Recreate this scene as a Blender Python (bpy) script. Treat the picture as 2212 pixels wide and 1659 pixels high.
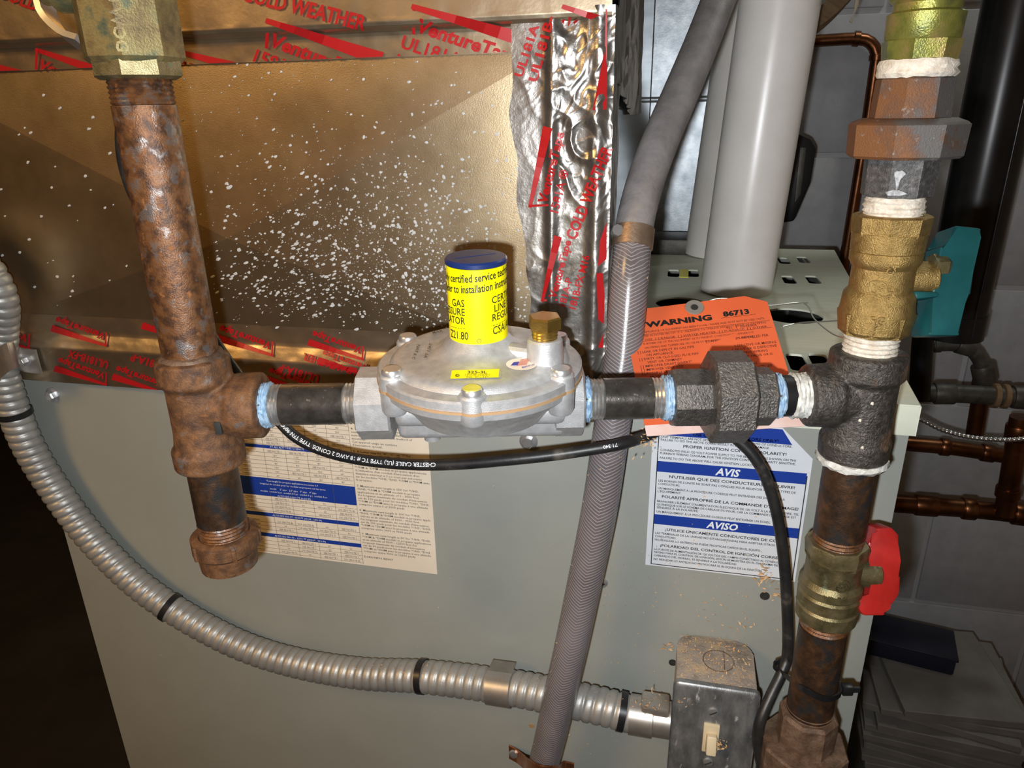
import bpy, bmesh, math, random
from mathutils import Vector, Matrix, noise
for o in list(bpy.data.objects): bpy.data.objects.remove(o)
scene = bpy.context.scene
V = Vector
# ------------------------------------------------------------------ camera
F = 1550.0; CX, CY = 1106.0, 829.5            # focal length and centre in pixels of a 2212x1659 frame
CAM = V((0, -0.43, 1.19))
Xw = V((0.9746, 0.0632, -0.2150)); Yw = V((0.2233, -0.3517, 0.9091)); Zw = V((-0.0182, -0.9340, -0.3569))
cam_d = bpy.data.cameras.new('camera'); cam = bpy.data.objects.new('camera', cam_d)
scene.collection.objects.link(cam); scene.camera = cam
cam_d.sensor_width = 36.0; cam_d.lens = F * 36.0 / 2212.0; cam_d.clip_start = 0.01; cam_d.clip_end = 50
right = V((Xw.x, Yw.x, Zw.x)).normalized(); fwd = V((Xw.z, Yw.z, Zw.z)).normalized()
up = right.cross(fwd); right = fwd.cross(up).normalized(); up = right.cross(fwd).normalized()
cam.matrix_world = Matrix(((right.x, up.x, -fwd.x, CAM.x), (right.y, up.y, -fwd.y, CAM.y), (right.z, up.z, -fwd.z, CAM.z), (0, 0, 0, 1)))
# ------------------------------------------------------------------ world, lights, exposure
w = bpy.data.worlds.new('world'); scene.world = w; w.use_nodes = True
w.node_tree.nodes['Background'].inputs[0].default_value = (1.0, 0.72, 0.42, 1)
w.node_tree.nodes['Background'].inputs[1].default_value = 0.02
def light(name, kind, loc, energy, col, size=0.05, target=None, spot=None, blend=0.5):
    d = bpy.data.lights.new(name, kind); d.energy = energy; d.color = col
    if kind == 'AREA': d.shape = 'DISK'; d.size = size
    else: d.shadow_soft_size = size
    if spot: d.spot_size = math.radians(spot); d.spot_blend = blend
    o = bpy.data.objects.new(name, d); scene.collection.objects.link(o); o.location = loc
    if target is not None: o.rotation_euler = (V(target) - V(loc)).to_track_quat('-Z', 'Y').to_euler()
    return o
FL = CAM - right * 0.016 - up * 0.020 - fwd * 0.004
light('phone_flash', 'SPOT', FL, 9.5, (0.93, 0.97, 1.0), 0.005, FL + fwd, 120, 0.7)
light('warm_room_bulb', 'POINT', (-1.15, -1.25, 2.05), 42.0, (1.0, 0.60, 0.22), 0.25)
light('far_basement_bulb', 'POINT', (0.55, 0.62, 1.95), 6.5, (0.95, 1.0, 0.92), 0.06)
scene.view_settings.view_transform = 'Standard'; scene.view_settings.look = 'None'
scene.view_settings.gamma = 1.0; scene.view_settings.use_curve_mapping = False
scene.view_settings.exposure = 0.0
# ------------------------------------------------------------------ pixel helpers (give real points on real planes)
def ray(px, py): return right * ((px - CX) / F) - up * ((py - CY) / F) + fwd
def P(px, py, d): return CAM + ray(px, py) * d
def PY(px, py, y=0.0): r = ray(px, py); return CAM + r * ((y - CAM.y) / r.y)
def PZ(px, py, z): r = ray(px, py); return CAM + r * ((z - CAM.z) / r.z)
def zV(x, y, py):                                # height on the vertical line (x, y) seen at row py
    d0 = V((x, y, 0)) - CAM; t = -(py - CY) / F
    return (t * d0.dot(fwd) - d0.dot(up)) / (up.z - t * fwd.z)
def pxof(p): d = p - CAM; z = d.dot(fwd); return (CX + F * d.dot(right) / z, CY - F * d.dot(up) / z)
# ------------------------------------------------------------------ mesh helpers
def nb(): return bmesh.new()
def frame(ax, ref=None):
    z = ax.normalized()
    if ref is None: ref = V((0, 0, 1)) if abs(z.z) < 0.9 else V((0, -1, 0))
    x = (ref - z * ref.dot(z)).normalized()
    return x, z.cross(x), z
def lathe(bm, prof, o, ax=V((0, 0, 1)), n=32, ref=None, rot=0.0, jit=0.0, seed=0, cap=True):
    x, y, z = frame(V(ax), ref); o = V(o); rnd = random.Random(seed); rings = []
    for h, r in prof:
        ring = []
        for i in range(n):
            a = 2 * math.pi * i / n + rot; rr = r + (rnd.uniform(-jit, jit) if jit else 0)
            ring.append(bm.verts.new(o + z * (h + (rnd.uniform(-jit, jit) * .6 if jit else 0)) + (x * math.cos(a) + y * math.sin(a)) * rr))
        rings.append(ring)
    for a, b in zip(rings, rings[1:]):
        for i in range(n): bm.faces.new((a[i], a[(i + 1) % n], b[(i + 1) % n], b[i]))
    if cap:
        bm.faces.new(rings[0][::-1]); bm.faces.new(rings[-1])
    return bm
def tring(h0, h1, r, pitch=0.0017, amp=0.0006):  # thread profile
    k = max(2, int(abs(h1 - h0) / pitch)); out = []
    for i in range(k):
        a = h0 + (h1 - h0) * i / k; b = h0 + (h1 - h0) * (i + .5) / k
        out += [(a, r - amp), (b, r)]
    out.append((h1, r - amp)); return out
def spline(pts, step=0.004):
    pts = [V(p) for p in pts]; out = []
    q = [pts[0] * 2 - pts[1]] + pts + [pts[-1] * 2 - pts[-2]]
    for i in range(1, len(q) - 2):
        p0, p1, p2, p3 = q[i - 1:i + 3]; k = max(2, int((p2 - p1).length / step))
        for j in range(k):
            t = j / k
            out.append(.5 * ((2 * p1) + (p2 - p0) * t + (2 * p0 - 5 * p1 + 4 * p2 - p3) * t * t + (3 * p1 - p0 - 3 * p2 + p3) * t ** 3))
    out.append(pts[-1]); return out
def frames(pts, ref=None):
    T = []
    for i in range(len(pts)): T.append((pts[min(i + 1, len(pts) - 1)] - pts[max(i - 1, 0)]).normalized())
    x, y, z = frame(T[0], ref); out = []
    for t in T:
        x = (x - t * x.dot(t)).normalized(); out.append((x, t.cross(x), t))
    return out
def sweep(bm, pts, r, n=14, cap=True, rf=None, ref=None):
    fr = frames(pts, ref); rings = []; s = 0
    for i, p in enumerate(pts):
        if i: s += (p - pts[i - 1]).length
        rr = r[i] if isinstance(r, (list, tuple)) else r; x, y, z = fr[i]; ring = []
        for k in range(n):
            a = 2 * math.pi * k / n; q = rr if rf is None else rf(rr, s, a)
            ring.append(bm.verts.new(p + (x * math.cos(a) + y * math.sin(a)) * q))
        rings.append(ring)
    for a, b in zip(rings, rings[1:]):
        for i in range(n): bm.faces.new((a[i], a[(i + 1) % n], b[(i + 1) % n], b[i]))
    if cap: bm.faces.new(rings[0][::-1]); bm.faces.new(rings[-1])
    return bm
def box(bm, c, s, ax=None, bev=0.0, seg=2):
    ax = ax or (V((1, 0, 0)), V((0, 1, 0)), V((0, 0, 1))); c = V(c)
    vs = [bm.verts.new(c + ax[0] * (s[0] * .5 * i) + ax[1] * (s[1] * .5 * j) + ax[2] * (s[2] * .5 * k)) for i in (-1, 1) for j in (-1, 1) for k in (-1, 1)]
    fs = [bm.faces.new([vs[i] for i in f]) for f in ((0, 1, 3, 2), (4, 6, 7, 5), (0, 4, 5, 1), (2, 3, 7, 6), (0, 2, 6, 4), (1, 5, 7, 3))]
    if bev: bmesh.ops.bevel(bm, geom=list({e for f in fs for e in f.edges}), offset=bev, segments=seg, affect='EDGES', profile=.5)
    return bm
def bx2(bm, a, b, bev=0.0):
    a, b = V(a), V(b); return box(bm, (a + b) / 2, [abs(b[i] - a[i]) for i in range(3)], bev=bev)
def prism(bm, poly, off, bev=0.0, seg=2):
    a = [bm.verts.new(V(p)) for p in poly]; b = [bm.verts.new(V(p) + V(off)) for p in poly]; n = len(a)
    fs = [bm.faces.new(a[::-1]), bm.faces.new(b)] + [bm.faces.new((a[i], a[(i + 1) % n], b[(i + 1) % n], b[i])) for i in range(n)]
    if bev: bmesh.ops.bevel(bm, geom=list({e for f in fs for e in f.edges}), offset=bev, segments=seg, affect='EDGES', profile=.5)
    return bm
def fuse(bm, voxel, it=4):
    bmesh.ops.recalc_face_normals(bm, faces=bm.faces)
    me = bpy.data.meshes.new('tmp'); bm.to_mesh(me); bm.free(); ob = bpy.data.objects.new('tmp', me); scene.collection.objects.link(ob)
    m = ob.modifiers.new('r', 'REMESH'); m.mode = 'VOXEL'; m.voxel_size = voxel
    if it: s = ob.modifiers.new('s', 'SMOOTH'); s.iterations = it; s.factor = .5
    dg = bpy.context.evaluated_depsgraph_get(); ev = ob.evaluated_get(dg); out = nb(); out.from_mesh(ev.to_mesh()); ev.to_mesh_clear()
    bpy.data.objects.remove(ob); bpy.data.meshes.remove(me); return out
def cut(bm, cutter):
    obs = []
    for b in (bm, cutter):
        bmesh.ops.recalc_face_normals(b, faces=b.faces); me = bpy.data.meshes.new('tmp'); b.to_mesh(me); b.free()
        ob = bpy.data.objects.new('tmp', me); scene.collection.objects.link(ob); obs.append(ob)
    m = obs[0].modifiers.new('b', 'BOOLEAN'); m.object = obs[1]; m.operation = 'DIFFERENCE'; m.solver = 'EXACT'
    dg = bpy.context.evaluated_depsgraph_get(); ev = obs[0].evaluated_get(dg); out = nb(); out.from_mesh(ev.to_mesh()); ev.to_mesh_clear()
    for ob in obs: me = ob.data; bpy.data.objects.remove(ob); bpy.data.meshes.remove(me)
    return out
# ------------------------------------------------------------------ scene objects
def thing(name, label, cat, loc, group=None):
    o = bpy.data.objects.new(name, None); scene.collection.objects.link(o); o.location = V(loc); o.empty_display_size = .01
    o['label'] = label; o['category'] = cat
    if group: o['group'] = group
    return o
BASE = {}
def part(t, name, bm, m, parent=None, sharp=40, label=None, kind=None, recalc=True):
    """one mesh; t = its thing (None: top-level), parent = part it belongs to"""
    if recalc: bmesh.ops.recalc_face_normals(bm, faces=bm.faces)
    loc = V(t.location) if t is not None else V((0, 0, 0))
    for v in bm.verts: v.co -= loc
    me = bpy.data.meshes.new(name); bm.to_mesh(me); bm.free(); me.materials.append(m)
    for p in me.polygons: p.use_smooth = True
    me.set_sharp_from_angle(angle=math.radians(sharp))
    o = bpy.data.objects.new(name, me); scene.collection.objects.link(o)
    if parent is not None: o.parent = parent
    elif t is not None: o.parent = t
    if label: o['label'] = label
    if kind: o['kind'] = kind
    return o
def single(name, bm, m, label, cat, group=None, kind=None, sharp=40):
    c = sum((v.co for v in bm.verts), V()) / max(1, len(bm.verts)); zmin = min(v.co.z for v in bm.verts); c.z = zmin
    for v in bm.verts: v.co -= c
    o = part(None, name, bm, m, sharp=sharp); o.location = c; o['label'] = label; o['category'] = cat
    if group: o['group'] = group
    if kind: o['kind'] = kind
    return o
# ------------------------------------------------------------------ materials
def mk(name, stops, scale=60, detail=6, rough=.5, metal=0.0, bump=0.0, bscale=300, stretch=(1, 1, 1), rvar=0.0, over=(), trans=0, spec=.5, coat=0, dist=0.0, alpha=1.0, grad=None):
    m = bpy.data.materials.new(name); m.use_nodes = True; nt = m.node_tree; N = nt.nodes; L = nt.links
    b = N['Principled BSDF']; tc = N.new('ShaderNodeTexCoord'); mp = N.new('ShaderNodeMapping'); mp.inputs['Scale'].default_value = stretch
    L.new(tc.outputs['Object'], mp.inputs[0])
    def nz(sc, det=detail, off=0.0):
        n = N.new('ShaderNodeTexNoise'); n.inputs['Scale'].default_value = sc; n.inputs['Detail'].default_value = det; n.inputs['Roughness'].default_value = .6
        n.inputs['Distortion'].default_value = dist
        if off:
            a = N.new('ShaderNodeVectorMath'); a.inputs[1].default_value = (off, off * 1.7, off * .6); L.new(mp.outputs[0], a.inputs[0]); L.new(a.outputs[0], n.inputs['Vector'])
        else: L.new(mp.outputs[0], n.inputs['Vector'])
        return n.outputs['Fac']
    if not isinstance(stops, list): stops = [(0, stops)]
    if len(stops) == 1: b.inputs['Base Color'].default_value = (*stops[0][1], 1); col = None
    else:
        cr = N.new('ShaderNodeValToRGB'); e = cr.color_ramp.elements
        while len(e) < len(stops): e.new(.5)
        for i, (p, c) in enumerate(stops): e[i].position = p; e[i].color = (*c, 1)
        fac = nz(scale)
        if grad:
            dp = N.new('ShaderNodeVectorMath'); dp.operation = 'DOT_PRODUCT'; dp.inputs[1].default_value = grad; L.new(tc.outputs['Object'], dp.inputs[0])
            ad = N.new('ShaderNodeMath'); L.new(fac, ad.inputs[0]); L.new(dp.outputs['Value'], ad.inputs[1]); fac = ad.outputs[0]
        L.new(fac, cr.inputs[0]); col = cr.outputs[0]
    rs = None; ms = None
    for k, (c, th, sc, orough, ometal) in enumerate(over):
        mr = N.new('ShaderNodeMapRange'); mr.inputs[1].default_value = th; mr.inputs[2].default_value = th + .12; L.new(nz(sc, 5, 3.1 + k * 2.3), mr.inputs[0])
        mx = N.new('ShaderNodeMix'); mx.data_type = 'RGBA'; L.new(mr.outputs[0], mx.inputs[0])
        if col is not None: L.new(col, mx.inputs[6])
        else: mx.inputs[6].default_value = (*stops[0][1], 1)
        mx.inputs[7].default_value = (*c, 1); col = mx.outputs[2]
        def mixv(prev, base, val):
            q = N.new('ShaderNodeMix'); L.new(mr.outputs[0], q.inputs[0]); q.inputs[2].default_value = base; q.inputs[3].default_value = val
            if prev is not None: L.new(prev, q.inputs[2])
            return q.outputs[0]
        rs = mixv(rs, rough, orough); ms = mixv(ms, metal, ometal)
    if col is not None: L.new(col, b.inputs['Base Color'])
    b.inputs['Roughness'].default_value = rough; b.inputs['Metallic'].default_value = metal
    if rs is not None: L.new(rs, b.inputs['Roughness']); L.new(ms, b.inputs['Metallic'])
    elif rvar:
        mr = N.new('ShaderNodeMapRange'); mr.inputs[3].default_value = rough - rvar; mr.inputs[4].default_value = rough + rvar; L.new(nz(scale * 1.3, 4, 9.0), mr.inputs[0]); L.new(mr.outputs[0], b.inputs['Roughness'])
    b.inputs['Specular IOR Level'].default_value = spec
    if trans: b.inputs['Transmission Weight'].default_value = trans
    if coat: b.inputs['Coat Weight'].default_value = coat; b.inputs['Coat Roughness'].default_value = .15
    if alpha < 1: b.inputs['Alpha'].default_value = alpha
    if bump:
        bp = N.new('ShaderNodeBump'); bp.inputs['Strength'].default_value = bump; bp.inputs['Distance'].default_value = .001
        L.new(nz(bscale, 4, 5.0), bp.inputs['Height']); L.new(bp.outputs[0], b.inputs['Normal'])
    return m
M = {}
M['rust'] = mk('rusted_steel', [(.28, (.035, .020, .014)), (.42, (.085, .038, .019)), (.55, (.18, .075, .026)), (.70, (.15, .105, .082))], 170, 12, .42, .4, .3, 1400, over=[((.25, .225, .215), .55, 130, .3, .8), ((.28, .10, .022), .60, 190, .8, 0.0)])
M['rustcast'] = mk('rusted_cast_iron', [(.28, (.05, .026, .017)), (.45, (.12, .055, .025)), (.60, (.20, .09, .036)), (.76, (.20, .14, .105))], 170, 12, .6, .25, .5, 1300, over=[((.20, .18, .17), .58, 110, .4, .5), ((.26, .10, .025), .62, 200, .9, 0)])
M['rustdark'] = mk('dark_rusty_pipe', [(.3, (.022, .015, .012)), (.5, (.065, .034, .018)), (.68, (.13, .062, .028))], 130, 10, .42, .45, .3, 1200, over=[((.05, .047, .047), .50, 80, .35, .6)])
M['rustbrown'] = mk('brown_rusty_cast', [(.3, (.06, .035, .022)), (.5, (.13, .075, .045)), (.68, (.2, .13, .085))], 120, 9, .65, .2, .6, 500)
M['rusthalf'] = mk('half_rusted_iron', [(.36, (.19, .08, .030)), (.50, (.13, .07, .045)), (.58, (.105, .098, .094))], 60, 8, .6, .3, .4, 1500, over=[((.26, .24, .22), .62, 300, .45, .5)], grad=(9, 0, 0))
M['greycast'] = mk('grey_cast_iron', [(.3, (.05, .048, .048)), (.55, (.11, .106, .104)), (.75, (.22, .215, .21))], 500, 8, .5, .5, .45, 1600)
M['cast'] = mk('black_malleable_iron', [(.3, (.045, .040, .036)), (.55, (.10, .09, .08)), (.75, (.17, .155, .14))], 420, 8, .36, .6, .8, 850, over=[((.17, .085, .04), .56, 45, .8, .1)])
M['castclean'] = mk('clean_malleable_iron', [(.3, (.10, .092, .085)), (.6, (.20, .185, .17))], 420, 8, .33, .75, .8, 850)
M['blackpipe'] = mk('black_steel_pipe', [(.35, (.055, .050, .046)), (.65, (.13, .115, .10))], 120, 8, .24, .65, .12, 600, over=[((.50, .47, .43), .64, 330, .3, .9)])
M['thread'] = mk('bright_thread', [(.3, (.30, .29, .28)), (.7, (.70, .68, .65))], 150, 4, .28, .8)
M['blue_dope'] = mk('pale_blue_sealant', [(.35, (.22, .36, .52)), (.65, (.40, .54, .68))], 300, 6, .5, 0, .3, 900, over=[((.30, .30, .30), .60, 260, .3, .9)])
M['white_dope'] = mk('dried_white_sealant', [(.3, (.50, .42, .33)), (.6, (.72, .67, .58))], 220, 6, .7, 0, .6, 600)
M['greydope'] = mk('grey_white_sealant', [(.35, (.42, .42, .38)), (.65, (.72, .72, .68))], 200, 6, .6, 0, .6, 500)
M['brass'] = mk('satin_brass', [(.3, (.26, .17, .055)), (.7, (.44, .30, .11))], 300, 6, .42, .8, .6, 1500, over=[((.33, .29, .22), .68, 90, .6, .3)])
M['brassnew'] = mk('bright_brass', [(.3, (.50, .33, .08)), (.7, (.66, .46, .14))], 150, 4, .25, .95, .1, 900)
M['oldbrass'] = mk('tarnished_brass', [(.3, (.10, .085, .04)), (.5, (.20, .165, .08)), (.7, (.30, .25, .14))], 120, 9, .4, .7, .25, 1500, over=[((.15, .20, .13), .60, 100, .6, .2)])
M['greenbrass'] = mk('green_stained_brass', [(.3, (.05, .045, .025)), (.43, (.16, .11, .045)), (.53, (.22, .17, .065)), (.66, (.055, .085, .06))], 80, 9, .5, .5, .25, 1200)
M['limebrass'] = mk('yellow_green_brass', [(.3, (.09, .11, .05)), (.5, (.26, .26, .055)), (.63, (.40, .30, .11)), (.8, (.36, .33, .25))], 70, 8, .32, .6, .25, 1200)
M['zinc'] = mk('die_cast_zinc', [(.3, (.45, .45, .455)), (.7, (.64, .635, .635))], 200, 8, .42, .6, .22, 2200, over=[((.30, .27, .24), .70, 90, .6, .2)])
M['bolt'] = mk('bright_zinc_screw', (.62, .62, .63), rough=.3, metal=.8)
M['boltyellow'] = mk('yellow_daubed_screw', (.62, .55, .12), rough=.4, metal=.3)
M['gasket'] = mk('tan_gasket', (.36, .22, .11), rough=.7)
M['yellow'] = mk('yellow_label', (.95, .83, .0), rough=.4)
M['bluecap'] = mk('blue_plastic_cap', (.008, .024, .115), rough=.35, coat=.2)
M['cream'] = mk('cream_sticker', (.86, .74, .62), rough=.5)
M['ink'] = mk('black_ink', (.012, .012, .012), rough=.5)
M['faintink'] = mk('grey_brown_ink', (.10, .085, .07), rough=.6)
M['redink'] = mk('red_tape_ink', (.42, .010, .012), rough=.35)
M['blueink'] = mk('blue_print', (.012, .045, .30), rough=.4)
M['whiteink'] = mk('white_print', (.82, .84, .86), rough=.5)
M['flagred'] = mk('flag_red', (.62, .13, .08), rough=.5)
M['flagblue'] = mk('flag_blue', (.06, .06, .38), rough=.5)
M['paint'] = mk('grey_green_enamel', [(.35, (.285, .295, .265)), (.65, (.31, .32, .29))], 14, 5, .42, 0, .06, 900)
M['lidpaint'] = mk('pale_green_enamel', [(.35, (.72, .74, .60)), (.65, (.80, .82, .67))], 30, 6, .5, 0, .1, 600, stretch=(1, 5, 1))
M['dark'] = mk('dark_interior', (.02, .02, .018), rough=.8)
M['galv'] = mk('room_tinted_galvanized_sheet', [(.3, (.40, .31, .19)), (.7, (.55, .44, .29))], 26, 6, .33, .95, .10, 1500, rvar=.06)  # brown reflection of the room is mixed into the sheet's base colour
M['galvblue'] = mk('spangled_galvanized_sheet', [(.3, (.34, .38, .42)), (.5, (.5, .54, .58)), (.7, (.68, .72, .76))], 60, 8, .42, .7, .1, 400)
M['sideshine'] = mk('shiny_foil_side', [(.35, (.50, .56, .56)), (.65, (.64, .68, .68))], 30, 4, .10, .97, .06, 260, stretch=(1, 1, .05))
M['foil'] = mk('aluminium_foil_tape', [(.3, (.30, .285, .265)), (.7, (.44, .42, .395))], 60, 5, .32, .93, .3, 160, rvar=.08)
M['tapeflat'] = mk('dull_foil_tape', [(.3, (.46, .37, .25)), (.7, (.58, .48, .34))], 40, 5, .32, .93, .15, 90)
M['splat'] = mk('white_paint_splatter', [(.3, (.46, .46, .45)), (.7, (.60, .60, .59))], 200, 3, .6)
M['pvc'] = mk('dusty_white_pvc', [(.3, (.78, .73, .68)), (.6, (.86, .81, .77))], 18, 6, .3, 0, .03, 400, over=[((.60, .47, .32), .72, 30, .6, 0)])
M['sleeve'] = mk('grey_rubber_hose', [(.3, (.15, .135, .13)), (.55, (.23, .21, .205)), (.75, (.30, .27, .26))], 60, 8, .5, 0, .3, 500)
M['hose'] = mk('clear_vinyl_hose', [(.35, (.165, .138, .138)), (.65, (.235, .202, .205))], 30, 5, .22, 0, .1, 200, trans=.25, coat=.3)
M['braid'] = mk('white_braid_yarn', (.30, .275, .285), rough=.45)
M['clamp'] = mk('tarnished_copper_band', [(.3, (.26, .18, .13)), (.7, (.42, .30, .21))], 90, 6, .42, .75, .2, 500)
M['copperclip'] = mk('copper_strap', [(.3, (.36, .13, .05)), (.7, (.58, .25, .12))], 80, 5, .35, .85)
M['conduit'] = mk('zinc_conduit', [(.3, (.34, .33, .31)), (.65, (.46, .45, .42))], 45, 7, .46, .55, .12, 700, over=[((.34, .26, .17), .66, 45, .6, .2)])
M['strap'] = mk('zinc_strap', [(.3, (.42, .39, .35)), (.7, (.56, .53, .48))], 70, 6, .38, .8)
M['black'] = mk('black_plastic', (.012, .012, .013), rough=.35)
M['cable'] = mk('dusty_black_cable', [(.4, (.012, .012, .013)), (.58, (.022, .021, .02)), (.75, (.11, .09, .075))], 60, 7, .42, 0, .1, 400)
M['boxsteel'] = mk('dusty_steel_plate', [(.3, (.13, .135, .135)), (.5, (.23, .235, .235)), (.7, (.36, .36, .355))], 90, 9, .42, .6, .15, 900, stretch=(1.4, 1, .6), over=[((.48, .48, .47), .62, 150, .6, .1)])
M['boxback'] = mk('sawdust_coated_box', [(.3, (.22, .19, .16)), (.5, (.34, .29, .24)), (.7, (.48, .36, .23))], 90, 9, .75, .1, .8, 500)
M['ivory'] = mk('ivory_toggle', (.66, .55, .36), rough=.4)
M['shaving'] = mk('wood_shavings', [(.3, (.45, .24, .09)), (.7, (.72, .48, .26))], 90, 3, .8)
M['orange'] = mk('orange_card', [(.35, (.72, .115, .035)), (.65, (.78, .14, .045))], 25, 4, .55)
M['pink'] = mk('pale_pink_card', [(.4, (.78, .52, .44)), (.62, (.82, .62, .56))], 60, 5, .6)
M['wire'] = mk('thin_steel_wire', (.55, .55, .52), rough=.3, metal=.9)
M['teal'] = mk('teal_enamel', [(.4, (.006, .062, .068)), (.7, (.008, .080, .086))], 60, 4, .4, 0, .06, 900)
M['red'] = mk('red_enamel', [(.4, (.36, .014, .012)), (.7, (.45, .022, .018))], 60, 4, .4, 0, .06, 900, over=[((.50, .32, .27), .72, 90, .7, 0)])
M['labelwhite'] = mk('white_label_stock', [(.4, (.66, .69, .73)), (.66, (.72, .74, .77))], 30, 5, .5)
M['labelcream'] = mk('cream_label_stock', [(.4, (.76, .67, .54)), (.66, (.82, .73, .60))], 25, 5, .55)
M['blockwall'] = mk('grey_painted_block', [(.3, (.40, .40, .42)), (.6, (.48, .48, .50))], 30, 8, .75, 0, .3, 300, over=[((.24, .235, .23), .76, 60, .8, 0)])
M['mortar'] = mk('painted_mortar', (.52, .52, .53), rough=.8, bump=.3, bscale=300)
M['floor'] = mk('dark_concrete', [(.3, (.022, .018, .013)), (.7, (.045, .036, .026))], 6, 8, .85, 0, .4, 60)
M['woodwall'] = mk('brown_panelling', [(.3, (.30, .17, .07)), (.5, (.42, .25, .10)), (.7, (.52, .33, .15))], 3, 6, .6, stretch=(1, 1, .15))
M['ceil'] = mk('dark_joists', (.07, .05, .03), rough=.8)
M['blackenamel'] = mk('black_stove_pipe', [(.35, (.008, .008, .009)), (.65, (.02, .02, .021))], 20, 5, .3, .3)
M['copper'] = mk('darkened_copper', [(.3, (.10, .036, .015)), (.55, (.21, .08, .033)), (.75, (.32, .15, .065))], 25, 6, .32, .9, .1, 200)
M['iron'] = mk('old_grey_iron', [(.3, (.05, .045, .04)), (.7, (.13, .12, .10))], 60, 6, .5, .5, .3, 300)
M['board'] = mk('off_white_board', [(.3, (.18, .165, .145)), (.7, (.25, .23, .205))], 20, 5, .7)
M['boardedge'] = M['board']
M['navy'] = mk('navy_plastic', (.012, .014, .03), rough=.4)
M['strand'] = mk('armoured_cable_steel', (.6, .6, .6), rough=.3, metal=.9)
M['oldwood'] = mk('old_wood_strip', [(.3, (.14, .085, .04)), (.7, (.25, .16, .085))], 40, 6, .7, stretch=(1, 6, 1))
M['film'] = mk('chalky_drip', [(.35, (.16, .165, .17)), (.6, (.36, .37, .38))], 600, 6, .6, .1)
M['fluff'] = mk('dusty_fibre', (.48, .40, .28), rough=.9)
# ------------------------------------------------------------------ lettering
_tc = {}
def glyphs(s, bold=0.0, res=2):
    k = (s, bold, res)
    if k not in _tc:
        cu = bpy.data.curves.new('t', 'FONT'); cu.body = s; cu.size = 1.0; cu.resolution_u = res; cu.offset = bold; cu.dimensions = '2D'; cu.fill_mode = 'FRONT'
        ob = bpy.data.objects.new('t', cu); me = ob.to_mesh()
        vs = [(v.co.x, v.co.y) for v in me.vertices]; fs = [tuple(p.vertices) for p in me.polygons]; ob.to_mesh_clear()
        bpy.data.objects.remove(ob); bpy.data.curves.remove(cu)
        x0 = min((v[0] for v in vs), default=0); x1 = max((v[0] for v in vs), default=0); _tc[k] = (vs, fs, x0, x1)
    return _tc[k]
def pr(bm, s, mp, u, v, size, w=None, bold=0.0, shear=0.0, ang=0.0, align='L', res=2):
    vs, fs, x0, x1 = glyphs(s, bold, res)
    if not fs: return bm
    sx = size if w is None else w / max(1e-6, x1 - x0); wd = (x1 - x0) * sx; ox = {'L': 0, 'C': -wd / 2, 'R': -wd}[align]
    ca, sa = math.cos(ang), math.sin(ang); vv = []
    for x, y in vs:
        xx = (x - x0) * sx + ox + shear * y * size; yy = y * size
        vv.append(bm.verts.new(mp(u + xx * ca - yy * sa, v + xx * sa + yy * ca)))
    for f in fs:
        try: bm.faces.new([vv[i] for i in f])
        except ValueError: pass
    return bm
def quadm(bm, mp, pts):
    try: return bm.faces.new([bm.verts.new(mp(*p)) for p in pts])
    except ValueError: pass
def rectm(bm, mp, u0, v0, u1, v1): return quadm(bm, mp, [(u0, v0), (u1, v0), (u1, v1), (u0, v1)])
def ringm(bm, mp, u, v, r0, r1, n=24, ry=1.0):
    for i in range(n):
        a, b = 2 * math.pi * i / n, 2 * math.pi * (i + 1) / n
        quadm(bm, mp, [(u + r0 * math.cos(a), v + ry * r0 * math.sin(a)), (u + r1 * math.cos(a), v + ry * r1 * math.sin(a)), (u + r1 * math.cos(b), v + ry * r1 * math.sin(b)), (u + r0 * math.cos(b), v + ry * r0 * math.sin(b))])
def emboss(bm, h, d):                           # give flat lettering a raised thickness
    g = bmesh.ops.extrude_face_region(bm, geom=list(bm.faces))
    for e in g['geom']:
        if isinstance(e, bmesh.types.BMVert): e.co += d * h
    return bm
# ================================================================== SETTING
def struct(name, bm, m, parent=None):
    o = part(None, name, bm, m); 
    if parent: o.parent = parent
    else: o['kind'] = 'structure'
    return o
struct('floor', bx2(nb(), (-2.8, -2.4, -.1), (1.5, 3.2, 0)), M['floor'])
struct('ceiling', bx2(nb(), (-2.8, -2.4, 2.35), (1.5, 3.2, 2.45)), M['ceil'])
struct('wall_front', bx2(nb(), (-2.8, -2.5, 0), (1.5, -2.4, 2.35)), M['woodwall'])
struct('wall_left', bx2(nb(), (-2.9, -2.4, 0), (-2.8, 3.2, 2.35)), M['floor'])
struct('wall_right', bx2(nb(), (1.5, -2.4, 0), (1.6, 3.2, 2.35)), M['blockwall'])
WY = .82
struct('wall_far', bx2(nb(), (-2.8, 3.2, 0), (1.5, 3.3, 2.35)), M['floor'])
wb = struct('wall_back', bx2(nb(), (-.30, WY + .004, 0), (1.5, WY + .15, 2.35)), M['mortar'])
zj = PY(1900, 335, WY).z; bh, bw = .2, .4
blk = {}
for r in range(-7, 6):
    z0 = zj + r * bh
    z1 = z0 + bh
    if z1 < .02 or z0 > 2.3: continue
    x = -.30 + (.17 if r % 2 else -.03)
    while x < 1.5:
        a, b = max(x, -.30), min(x + bw, 1.5); k = (round(b - a, 4), round(max(z0, 0), 4) == 0)
        lo = max(z0, 0)
        if b - a > .03:
            key = (round(b - a, 3), round(z1 - lo, 3))
            if key not in blk:
                o = part(None, 'concrete_block', bx2(nb(), (.004, 0, .004), (b - a - .004, .012, z1 - lo - .004), .002), M['blockwall']); blk[key] = o.data
            else: o = bpy.data.objects.new('concrete_block', blk[key]); scene.collection.objects.link(o)
            o.location = (a, WY, lo); o.parent = wb
        x += bw
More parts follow.
